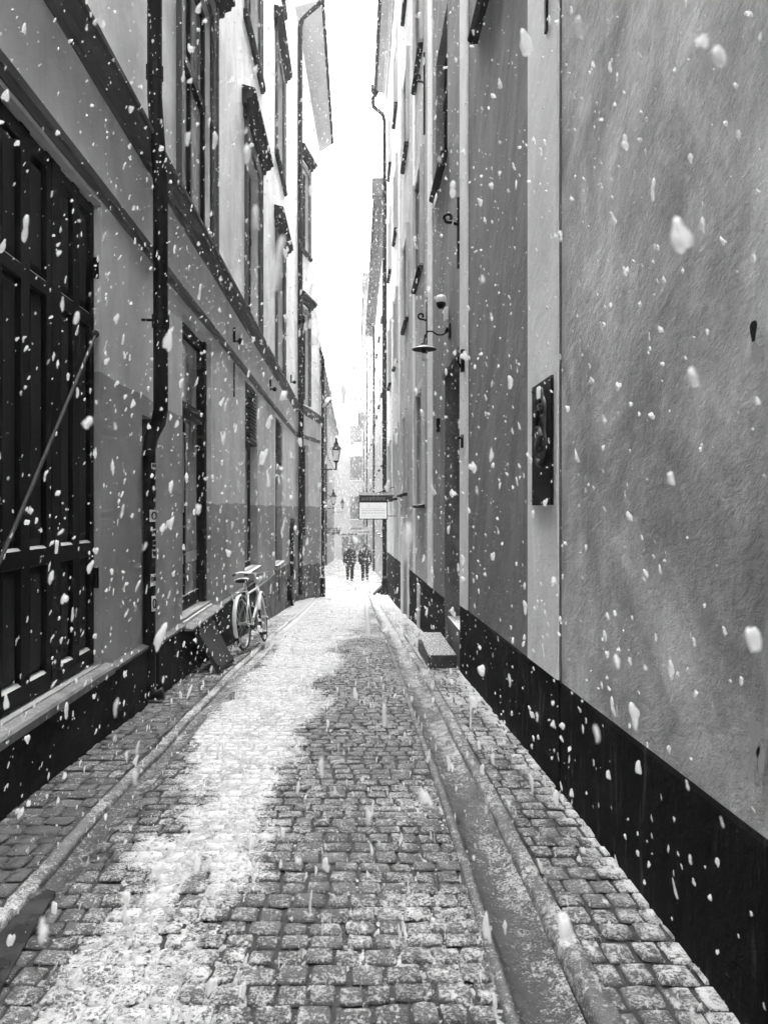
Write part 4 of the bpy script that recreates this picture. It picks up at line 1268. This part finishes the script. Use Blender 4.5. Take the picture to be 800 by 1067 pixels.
# snow filled hole and chipped patch by the right edge
bm = B(); N = 16
ring = [bm.verts.new(Q(2.065 + .017 * (1 + .3 * math.sin(3 * a)) * math.cos(a), RZ(.49) + .036 * (1 + .2 * math.cos(2 * a)) * math.sin(a), .012)) for a in [2 * math.pi * i / N for i in range(N)]]
bm.faces.new(ring)
obj('hole', bm, 'dark_hole', R0)
bm = B()
ring = [bm.verts.new(Q(2.06 + .02 * (1 + .5 * mn.noise(Vector((math.cos(a) * 2, math.sin(a) * 2, 1)))) * math.cos(a), RZ(.43) + .03 * (1 + .5 * mn.noise(Vector((math.cos(a) * 2, math.sin(a) * 2, 6)))) * math.sin(a), .0095)) for a in [2 * math.pi * i / N for i in range(N)]]
bm.faces.new(ring); obj('chipped_patch', bm, 'frame_pale', R0)
for k, (yy, zz, sy_, sz_) in enumerate(((2.06, -.62, .03, .055), (2.03, -.68, .02, .04), (2.08, -.74, .016, .02))):
    bm = B()
    ring = [bm.verts.new(Q(yy + sy_ * (1 + .8 * mn.noise(Vector((math.cos(a) * 2, math.sin(a) * 2, k + 1)))) * math.cos(a), RZ(zz) + sz_ * (1 + .8 * mn.noise(Vector((math.cos(a) * 2, math.sin(a) * 2, k + 6)))) * math.sin(a), .0095)) for a in [2 * math.pi * i / 24 for i in range(24)]]
    bm.faces.new(ring); obj('chipped_patch', bm, 'frame_pale', R0)

# ------------------------------------------------------------------ hanging signs
YS = 20.3
sg = thing('hanging_sign', 'white framed sign with a small dark canopy hanging out from the right wall', 'sign', (1.1, YS, RZ(-.3)))
FSg = Fr((0, YS), (1, 0), (0, -1))
bm = B()
for q in ((.09, .88, -.295, -.27), (.09, .88, .165, .19), (.09, .115, -.27, .165), (.855, .88, -.27, .165)): box(bm, FSg, q[0], q[1], RZ(q[2]), RZ(q[3]), -.05, .05)
obj('frame', bm, 'iron', sg)
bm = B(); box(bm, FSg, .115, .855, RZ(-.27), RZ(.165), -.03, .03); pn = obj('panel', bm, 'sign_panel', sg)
bm = B()
for z, h in ((.0, .012), (-.05, .03), (-.12, .03), (-.2, .016)):
    x = .18
    while x < .79:
        w = random.uniform(.015, .045)
        box(bm, FSg, x, x + w, RZ(z) - h / 2, RZ(z) + h / 2, .03, .0325); x += w + random.uniform(.008, .02)
obj('lettering', bm, 'casing_pale', pn)
bm = B(); box(bm, FSg, .12, 1.02, RZ(.19), RZ(.335), -.07, .07); fs_ = obj('fascia', bm, 'sign_dark', sg)
bm = B(); x = .17
while x < .82:
    w = random.uniform(.02, .04)
    box(bm, FSg, x, x + .008, RZ(.22), RZ(.305), .07, .073)
    box(bm, FSg, x + .008, x + w, RZ(.295), RZ(.305), .07, .073)
    if random.random() < .6: box(bm, FSg, x + .008, x + w, RZ(.255), RZ(.264), .07, .073)
    x += w + .022
obj('lettering', bm, 'sticker', fs_)
bm = B(); prof(bm, FSg, .08, 1.06, [(-.11, RZ(.336)), (.11, RZ(.336)), (.11, RZ(.37)), (0, RZ(.44)), (-.11, RZ(.37))]); obj('canopy', bm, 'casing', sg)
bm = B(); tube(bm, [(1.02, YS, RZ(.40)), (1.12, YS, RZ(.40))], .02, 7); tube(bm, [(.6, YS, RZ(.42)), (1.12, YS, RZ(.62))], .012, 6); tube(bm, [(.86, YS, RZ(-.2)), (1.12, YS, RZ(-.2))], .012, 6); obj('bracket', bm, 'iron', sg)

YL = 46.5
sg = thing('hanging_sign', 'dark oval sign board hanging out from the hazy houses on the left', 'sign', (-2.35, YL, RZ(-1.6)))
FSl = Fr((0, YL), (1, 0), (0, -1))
bm = B(); n = 24
for o_ in (0,):
    pts = [(-1.35 + .46 * math.cos(a), RZ(-1.42) + .19 * (math.sin(a) if math.sin(a) < 0 else min(.75, math.sin(a) * 1.4))) for a in [2 * math.pi * i / n for i in range(n)]]
    f1 = [bm.verts.new(FSl.P(x, z, .05)) for x, z in pts]; f2 = [bm.verts.new(FSl.P(x, z, -.05)) for x, z in pts]
    bm.faces.new(f1); bm.faces.new(f2[::-1])
    for i in range(n): bm.faces.new((f1[i], f1[(i + 1) % n], f2[(i + 1) % n], f2[i]))
bd = obj('board', bm, 'casing', sg)
bm = B()
for k in range(7): box(bm, FSl, -1.68 + k * .095, -1.62 + k * .095, RZ(-1.46), RZ(-1.38), .05, .055)
obj('lettering', bm, 'frame_pale', bd)
bm = B(); tube(bm, [(-2.35, YL, RZ(-1.22)), (-.9, YL, RZ(-1.22))], .025, 7); tube(bm, [(-1.6, YL, RZ(-1.22)), (-1.6, YL, RZ(-1.3))], .015, 6); tube(bm, [(-1.1, YL, RZ(-1.22)), (-1.1, YL, RZ(-1.3))], .015, 6); obj('bracket', bm, 'iron', sg)
for YY, x0, x1, z0, z1, lab, mt in ((52, .15, 1.15, -1.80, -1.45, 'pale tilted sign board over the right pavement beyond the walkers', 'sign_panel'), (62, -.35, 1.1, -1.85, -1.5, 'grey sign board farther off above the lane, behind the pale tilted board', 'casing_pale')):
    fr = Fr((0, YY), (1, 0), (0, -1))
    sg = thing('hanging_sign', lab, 'sign', (1.2, YY, RZ(z0)))
    bm = B(); vs = box(bm, fr, x0, x1, RZ(z0), RZ(z1), -.04, .04)
    if YY == 52:
        for v in vs: v.co.z += (v.co.x - .6) * .12
    bd = obj('board', bm, 'white_paint' if mt == 'sign_panel' else mt, sg)
    bm = B()
    for k in range(9): box(bm, fr, x0 + .08 + k * .09, x0 + .14 + k * .09, RZ((z0 + z1) / 2) - .05, RZ((z0 + z1) / 2) + .05, .04, .045)
    obj('lettering', bm, 'casing', bd)
    bm = B(); tube(bm, [(x1 - .1, YY, RZ(z1) + .02), (1.25, YY, RZ(z1) + .08)], .02, 6); tube(bm, [(x0 + .1, YY, RZ(z1)), (1.25, YY, RZ(z1) + .4)], .012, 6); obj('bracket', bm, 'iron', sg)


# ------------------------------------------------------------------ bracket lanterns on the left
def lantern(Y, X, zc, xw, label, arm_z, s=1.0):
    L = thing('street_lantern', label, 'street lantern', (xw, Y, arm_z), 'bracket lanterns along the left wall')
    c = Vector((X, Y, zc))
    bm = B(); tube(bm, [(xw, Y, arm_z), (X + .03, Y, arm_z)], .022 * s, 8); tube(bm, [(xw, Y, arm_z - .35 * s), (xw + (X - xw) * .45, Y, arm_z - .02)], .014 * s, 7)
    tube(bm, [(X, Y, arm_z - .02), (X, Y, zc - .20 * s)], .03 * s, 8); obj('bracket', bm, 'iron', L)
    bm = B()
    lo, hi, r0, r1 = zc - .19 * s, zc + .19 * s, .11 * s, .185 * s
    cs = lambda r, z: [Vector((X + r * math.cos(math.pi / 4 + k * math.pi / 2), Y + r * math.sin(math.pi / 4 + k * math.pi / 2), z)) for k in range(4)]
    a_, b_ = cs(r0, lo), cs(r1, hi)
    for k in range(4):
        tube(bm, [a_[k], b_[k]], .014 * s, 6); tube(bm, [a_[k], a_[(k + 1) % 4]], .014 * s, 6); tube(bm, [b_[k], b_[(k + 1) % 4]], .018 * s, 6)
    obj('cage', bm, 'iron', L)
    bm = B(); a1, b1_ = cs(r0 * .95, lo + .005), cs(r1 * .95, hi - .005)
    f = [bm.verts.new(p) for p in a1]; h = [bm.verts.new(p) for p in b1_]
    for k in range(4): bm.faces.new((f[k], f[(k + 1) % 4], h[(k + 1) % 4], h[k]))
    bm.faces.new(f); bm.faces.new(h); obj('glass', bm, 'white_paint', L)
    bm = B(); lathe(bm, (X, Y, hi), [(.21 * s, 0), (.20 * s, .03 * s), (.12 * s, .12 * s), (.07 * s, .15 * s), (.085 * s, .2 * s), (.05 * s, .26 * s), (.03 * s, .30 * s), (.045 * s, .34 * s), (.01 * s, .42 * s)], 10); obj('cap', bm, 'iron', L, smooth=False)
    bm = B(); lathe(bm, (X, Y, lo - .07 * s), [(.03 * s, 0), (.06 * s, .03 * s), (.10 * s, .068 * s)], 8); obj('base', bm, 'iron', L)


lantern(25.3, -.645, RZ(1.80), -1.16, 'nearest black bracket lantern, on a long arm by the townhouse corner', RZ(1.33), 1.0)
lantern(45, -1.30, RZ(.50), -2.35, 'second bracket lantern, hazy grey, seen just under the nearest one', RZ(.02), 1.1)
lantern(66, -1.13, RZ(.33), -2.35, 'farthest bracket lantern, small and faint in the snow', RZ(-.3), 1.0)


# ------------------------------------------------------------------ people
def person(x, y, h, label, coat, stride, hat=None, bag=False, jacket_w=1.0, facing=-1):
    z0 = g(y) + .04
    s = h / 1.75
    root_loc = Vector((x, y, z0))
    J = {}
    E = []

    def j(n, p, r, par=None):
        J[n] = (Vector((p[0] * s, p[1] * s * facing, p[2] * s)), r * s)
        if par: E.append((par, n))
    j('pelvis', (0, 0, .95), .135)
    j('waist', (0, .01, 1.10), .13, 'pelvis'); j('chest', (0, .015, 1.30), .155, 'waist'); j('neckb', (0, .01, 1.46), .075, 'chest')
    j('neck', (0, .02, 1.53), .055, 'neckb'); j('jaw', (0, .035, 1.59), .075, 'neck'); j('head', (0, .03, 1.66), .098, 'jaw'); j('crown', (0, .02, 1.735), .07, 'head')
    j('nose', (0, .135, 1.635), .016, 'jaw')
    for sg_, nm in ((1, 'l'), (-1, 'r')):
        a = stride * sg_
        j('hip' + nm, (.10 * sg_, 0, .90), .105, 'pelvis')
        j('knee' + nm, (.105 * sg_, .20 * a + .03, .50 + .01), .066, 'hip' + nm)
        kx = .36 * a if a > 0 else .42 * a
        j('ankle' + nm, (.105 * sg_, kx, .095 + (.06 if a < 0 else 0)), .045, 'knee' + nm)
        j('toe' + nm, (.115 * sg_, kx + .17, .04 + (.015 if a < 0 else 0)), .040, 'ankle' + nm)
        j('sh' + nm, (.185 * sg_, .0, 1.41), .075, 'chest')
        b = -a
        j('elb' + nm, (.25 * sg_, .10 * b - .03, 1.13), .050, 'sh' + nm)
        j('wri' + nm, (.275 * sg_, .22 * b + .05, .89), .034, 'elb' + nm)
        j('palm' + nm, (.278 * sg_, .24 * b + .06, .83), .032, 'wri' + nm)
        for k, (dx, ln) in enumerate(((-.03, .075), (-.01, .085), (.01, .08), (.03, .062))):
            j('f%d%s' % (k, nm), (.278 * sg_ - .01 * sg_, .24 * b + .06 + dx, .83 - ln * .6), .010, 'palm' + nm)
            j('g%d%s' % (k, nm), (.278 * sg_ - .025 * sg_, .24 * b + .065 + dx, .83 - ln), .009, 'f%d%s' % (k, nm))
        j('th' + nm, (.262 * sg_, .24 * b + .11, .80), .011, 'palm' + nm)
    names = list(J)
    me = bpy.data.meshes.new('person')
    me.from_pydata([J[n][0] for n in names], [(names.index(a), names.index(b)) for a, b in E], [])
    o = bpy.data.objects.new('person', me); COL.objects.link(o); o.location = root_loc
    WORLD[o.name] = root_loc
    md = o.modifiers.new('skin', 'SKIN')
    for i, n in enumerate(names):
        me.skin_vertices[0].data[i].radius = (J[n][1], J[n][1])
        me.skin_vertices[0].data[i].use_root = (n == 'pelvis')
    o.modifiers.new('sub', 'SUBSURF').render_levels = 2
    me.materials.append(MATS['skin'])
    o['label'] = label; o['category'] = 'person'; o['group'] = 'people walking up the lane'
    W = lambda p: root_loc + Vector((p[0] * s, p[1] * s * facing, p[2] * s))
    # trousers and shoes
    bm = B()
    for nm in 'lr':
        tube(bm, [root_loc + J[k][0] + Vector((0, 0, dz)) for k, dz in (('pelvis', .04), ('hip' + nm, .0))] + [root_loc + J['hip' + nm][0].lerp(J['knee' + nm][0], .5)] + [root_loc + J['knee' + nm][0], root_loc + J['knee' + nm][0].lerp(J['ankle' + nm][0], .5), root_loc + J['ankle' + nm][0]], [.10 * s, .125 * s, .115 * s, .088 * s, .080 * s, .075 * s], 12)
    obj('trousers', bm, 'trousers', o, smooth=True)
    bm = B()
    for nm in 'lr':
        tube(bm, [root_loc + J['ankle' + nm][0] + Vector((0, 0, .03)), root_loc + J['ankle' + nm][0] - Vector((0, 0, .03)), root_loc + J['toe' + nm][0].lerp(J['ankle' + nm][0], .3), root_loc + J['toe' + nm][0] + Vector((0, .03 * facing, 0))], [.06 * s, .062 * s, .058 * s, .042 * s], 10)
    obj('shoes', bm, 'leather', o, smooth=True)
    # coat body and sleeves
    bm = B(); jw = jacket_w
    lathe(bm, W((0, .01, 0)), [(.19 * jw * s, .74 * s), (.235 * jw * s, .76 * s), (.225 * jw * s, .95 * s), (.215 * jw * s, 1.1 * s), (.235 * jw * s, 1.3 * s), (.225 * jw * s, 1.40 * s), (.15 * s, 1.48 * s), (.10 * s, 1.51 * s), (.085 * s, 1.55 * s)], 18, 1, .72)
    for nm in 'lr':
        tube(bm, [root_loc + J['sh' + nm][0] - Vector((J['sh' + nm][0].x * .35, 0, -.01)), root_loc + J['sh' + nm][0], root_loc + J['elb' + nm][0], root_loc + J['wri' + nm][0]], [.085 * s, .098 * s * jw, .078 * s * jw, .06 * s], 12)
    obj('coat', bm, coat, o, smooth=True)
    bm = B()
    for sg_ in (-1, 1): ball(bm, W((.034 * sg_, .118, 1.665)), .011 * s, 8, 6)
    obj('eyes', bm, 'ink', o)
    bm = B()
    if hat:
        lathe(bm, W((0, .02, 0)), [(.125 * s, 1.665 * s), (.135 * s, 1.69 * s), (.125 * s, 1.745 * s), (.09 * s, 1.79 * s), (.03 * s, 1.815 * s)], 16)
        ball(bm, W((0, .02, 1.84)), .045 * s, 10, 8)
        obj('hat', bm, hat, o, smooth=True)
    else:
        lathe(bm, W((0, -.02, 0)), [(.10 * s, 1.60 * s), (.118 * s, 1.66 * s), (.115 * s, 1.72 * s), (.08 * s, 1.775 * s), (.02 * s, 1.79 * s)], 16)
        obj('hood', bm, 'coat_grey', o, smooth=True)
    if bag:
        q = root_loc + J['wril'][0]
        bt = thing('shoulder_bag', 'grey bag hanging from the hand of the left walker', 'bag', q + Vector((-.03, 0, -.26)))
        bm = B(); fr = Fr((q.x, q.y), (0, 1), (1, 0)); box(bm, fr, -.13, .13, q.z - .28, q.z - .05, -.075, .02); obj('bag_body', bm, 'bag', bt, bevel=.03)
        bm = B(); tube(bm, [q + Vector((.04, -.09, -.07)), q + Vector((.02, -.03, -.0)), q + Vector((.02, .03, .0)), q + Vector((.04, .09, -.07))], .010, 6); obj('strap', bm, 'leather', bt)
    return o


person(-.255, 35.5, 1.72, 'left of two walkers, dark long coat and pale bobble hat, bag in hand', 'coat_dark', .8, 'hat_pale', True, .95)
person(.47, 35.6, 1.70, 'right of two walkers, bulky dark hooded jacket, legs apart in the snow', 'coat_dark', -.45, None, False, 1.12)

# ------------------------------------------------------------------ falling snow (one mass of flakes)
def flakes():
    phi = (1 + 5 ** .5) / 2
    bm = B(); bmesh.ops.create_icosphere(bm, subdivisions=3, radius=1)
    hv = np.array([v.co[:] for v in bm.verts]); hf = np.array([[v.index for v in f.verts] for f in bm.faces]); bm.free()
    bm = B(); bmesh.ops.create_icosphere(bm, subdivisions=1, radius=1)
    lv = np.array([v.co[:] for v in bm.verts]); lf_ = np.array([[v.index for v in f.verts] for f in bm.faces]); bm.free()
    shells = [(.36, 1.0, 190, .0021, hv, hf), (1.0, 3.0, 190, .0026, hv, hf), (3, 8, 95, .0034, lv, lf_), (8, 20, 34, .0052, lv, lf_), (20, 34, 9, .0085, lv, lf_), (34, 60, 1.6, .012, lv, lf_)]
    AV, AF = [], []; base = 0
    fall = np.array([.02, .55, 1.0]); fall /= np.linalg.norm(fall)
    for y0, y1, dens, r0, bv, bf in shells:
        # sample a frustum a bit wider than the lens sees
        kx0, kx1, kz0, kz1 = -.62, .68, -.82, .82
        vol = (kx1 - kx0) * (kz1 - kz0) * (y1 ** 3 - y0 ** 3) / 3
        n = int(vol * dens)
        n = min(n, 60000 if y0 < 20 else 400000)
        u = RNG.random(n); Y = (y0 ** 3 + u * (y1 ** 3 - y0 ** 3)) ** (1 / 3)
        X = Y * (kx0 + RNG.random(n) * (kx1 - kx0)); Z = CZ + Y * (kz0 + RNG.random(n) * (kz1 - kz0))
        xl = np.interp(Y, [0, 22, 25, 60], [-1.55, -1.55, -.95, -1.5]); xr = np.interp(Y, [0, 26, 60], [1.0, .95, 1.0])
        gz = np.interp(Y, _fy, _fz)
        k = (X > xl) & (X < xr) & (Z > gz + .08) & (Z < 19.5)
        X, Y, Z = X[k], Y[k], Z[k]; n = len(X)
        r = r0 * np.clip(RNG.lognormal(0, .5, n), .35, 3.2)
        el = 1.8 + RNG.random(n) * 2.4
        m = len(bv)
        jit = (.93 + .14 * RNG.random((n, m, 1))) if y0 < 3 else (.76 + .48 * RNG.random((n, m, 1)))
        # clumpy: low-order lobes
        ph = RNG.random((n, 1, 3)) * 6.28
        lob = 1 + (.5 if y0 < 3 else .36) * np.sin((3.4 if y0 < 3 else 3) * bv[None, :, :] + ph).sum(2, keepdims=True) / 1.7
        pts = bv[None] * jit * lob
        ax = RNG.random((n, 1, 3)) * .7 + .6
        pts = pts * ax * .70
        d = fall + RNG.normal(0, .12, (n, 3)); d /= np.linalg.norm(d, axis=1, keepdims=True)
        proj = (pts * d[:, None, :]).sum(2, keepdims=True)
        pts = pts + proj * d[:, None, :] * (el[:, None, None] - 1)
        pts = pts * r[:, None, None] + np.stack([X, Y, Z], 1)[:, None, :]
        if y0 < 1:
            # a few big wet clumps close by
            big = [(.199, .455, .166, 2.2), (.233, .48, .29, 1.6), (.155, .52, .335, 1.3), (.136, .8, .246, 1.1), (.26, .49, -.085, 1.5), (.165, .59, -.33, 1.6), (-.20, .8, .18, 1.5), (-.24, .75, -.2, 1.2), (-.19, .85, .42, 1.3)]
            for q, (bx, by, bz, sz) in enumerate(big):
                p0 = bv * (1 + (.75 if q != 1 else .3) * (lob[(q + 9) % n] - 1)) * jit[q] * ax[q] * .0021 * sz
                pr_ = (p0 * fall).sum(1, keepdims=True)
                pts[q] = p0 + pr_ * fall * 2.0 + np.array([bx, by, CZ + bz])
        AV.append(pts.reshape(-1, 3)); AF.append((bf[None] + (np.arange(n) * m)[:, None, None] + base).reshape(-1, 3))
        base += n * m
    V = np.concatenate(AV); F = np.concatenate(AF)
    print('flake verts', len(V), 'faces', len(F))
    me = bpy.data.meshes.new('falling_snow')
    me.vertices.add(len(V)); me.vertices.foreach_set('co', V.ravel().astype(np.float32))
    me.loops.add(len(F) * 3); me.loops.foreach_set('vertex_index', F.ravel().astype(np.int32))
    me.polygons.add(len(F)); me.polygons.foreach_set('loop_start', np.arange(0, len(F) * 3, 3, dtype=np.int32))
    me.polygons.foreach_set('use_smooth', np.ones(len(F), bool))
    me.update(calc_edges=True)
    o = bpy.data.objects.new('falling_snow', me); COL.objects.link(o); me.materials.append(MATS['flake'])
    tag(o, 'white snowflakes falling thickly through the whole lane', 'snowfall', kind='stuff')


flakes()

# ------------------------------------------------------------------ snowy air
bm = B()
bmesh.ops.create_cube(bm, size=1)
for v in bm.verts:
    v.co = Vector((v.co.x * 36, 57 + v.co.y * 142, 6.75 + v.co.z * 30.5))
m = bpy.data.materials.new('haze_air'); m.use_nodes = True; nt = m.node_tree
nt.nodes.remove(nt.nodes['Principled BSDF'])
pv = nt.nodes.new('ShaderNodeVolumePrincipled'); pv.inputs['Color'].default_value = grey(.95); pv.inputs['Density'].default_value = .0015; pv.inputs['Anisotropy'].default_value = .2
nt.links.new(pv.outputs[0], nt.nodes['Material Output'].inputs['Volume'])
MATS['haze'] = m
o = obj('haze', bm, 'haze'); tag(o, 'pale snowy air filling the lane', 'haze', kind='stuff')

# ------------------------------------------------------------------ light, sky, camera
W_ = bpy.data.worlds.new('World'); S.world = W_; W_.use_nodes = True; nt = W_.node_tree
bg = nt.nodes['Background']
sky = nt.nodes.new('ShaderNodeTexSky'); sky.sky_type = 'NISHITA'; sky.sun_disc = False
sky.sun_elevation = math.radians(68); sky.sun_rotation = math.radians(0); sky.dust_density = 4
bwn = nt.nodes.new('ShaderNodeRGBToBW')
nt.links.new(sky.outputs[0], bwn.inputs[0]); nt.links.new(bwn.outputs[0], bg.inputs[0])
bg.inputs[1].default_value = .15
sl = bpy.data.lights.new('sun', 'SUN'); sl.energy = .5; sl.angle = math.radians(60); sl.color = (1, 1, 1)
so = bpy.data.objects.new('sun', sl); COL.objects.link(so); so.location = (0, 30, 30)
el, az = math.radians(68), 0
dirv = Vector((math.sin(az) * math.cos(el), math.cos(az) * math.cos(el), math.sin(el)))   # towards the sun (from the lane's far end)
so.rotation_euler = dirv.to_track_quat('Z', 'Y').to_euler()

cam = bpy.data.cameras.new('camera'); co = bpy.data.objects.new('camera', cam); COL.objects.link(co)
co.location = (0, 0, CZ); co.rotation_euler = (math.radians(90), 0, 0)
cam.sensor_fit = 'HORIZONTAL'; cam.sensor_width = 36; cam.lens = 36 * 780 / 800
cam.shift_x = 30 / 800; cam.shift_y = -3.5 / 800
cam.clip_start = .05; cam.clip_end = 500
cam.dof.use_dof = True; cam.dof.focus_distance = 7.0; cam.dof.aperture_fstop = 10
S.camera = co
vs = S.view_settings
vs.view_transform = 'Standard'; vs.look = 'None'; vs.gamma = 1; vs.exposure = 4.2; vs.use_curve_mapping = False
S.cycles.max_bounces = 8; S.cycles.diffuse_bounces = 5; S.cycles.volume_bounces = 1
S.cycles.use_denoising = True
S.cycles.use_adaptive_sampling = True; S.cycles.adaptive_threshold = .02
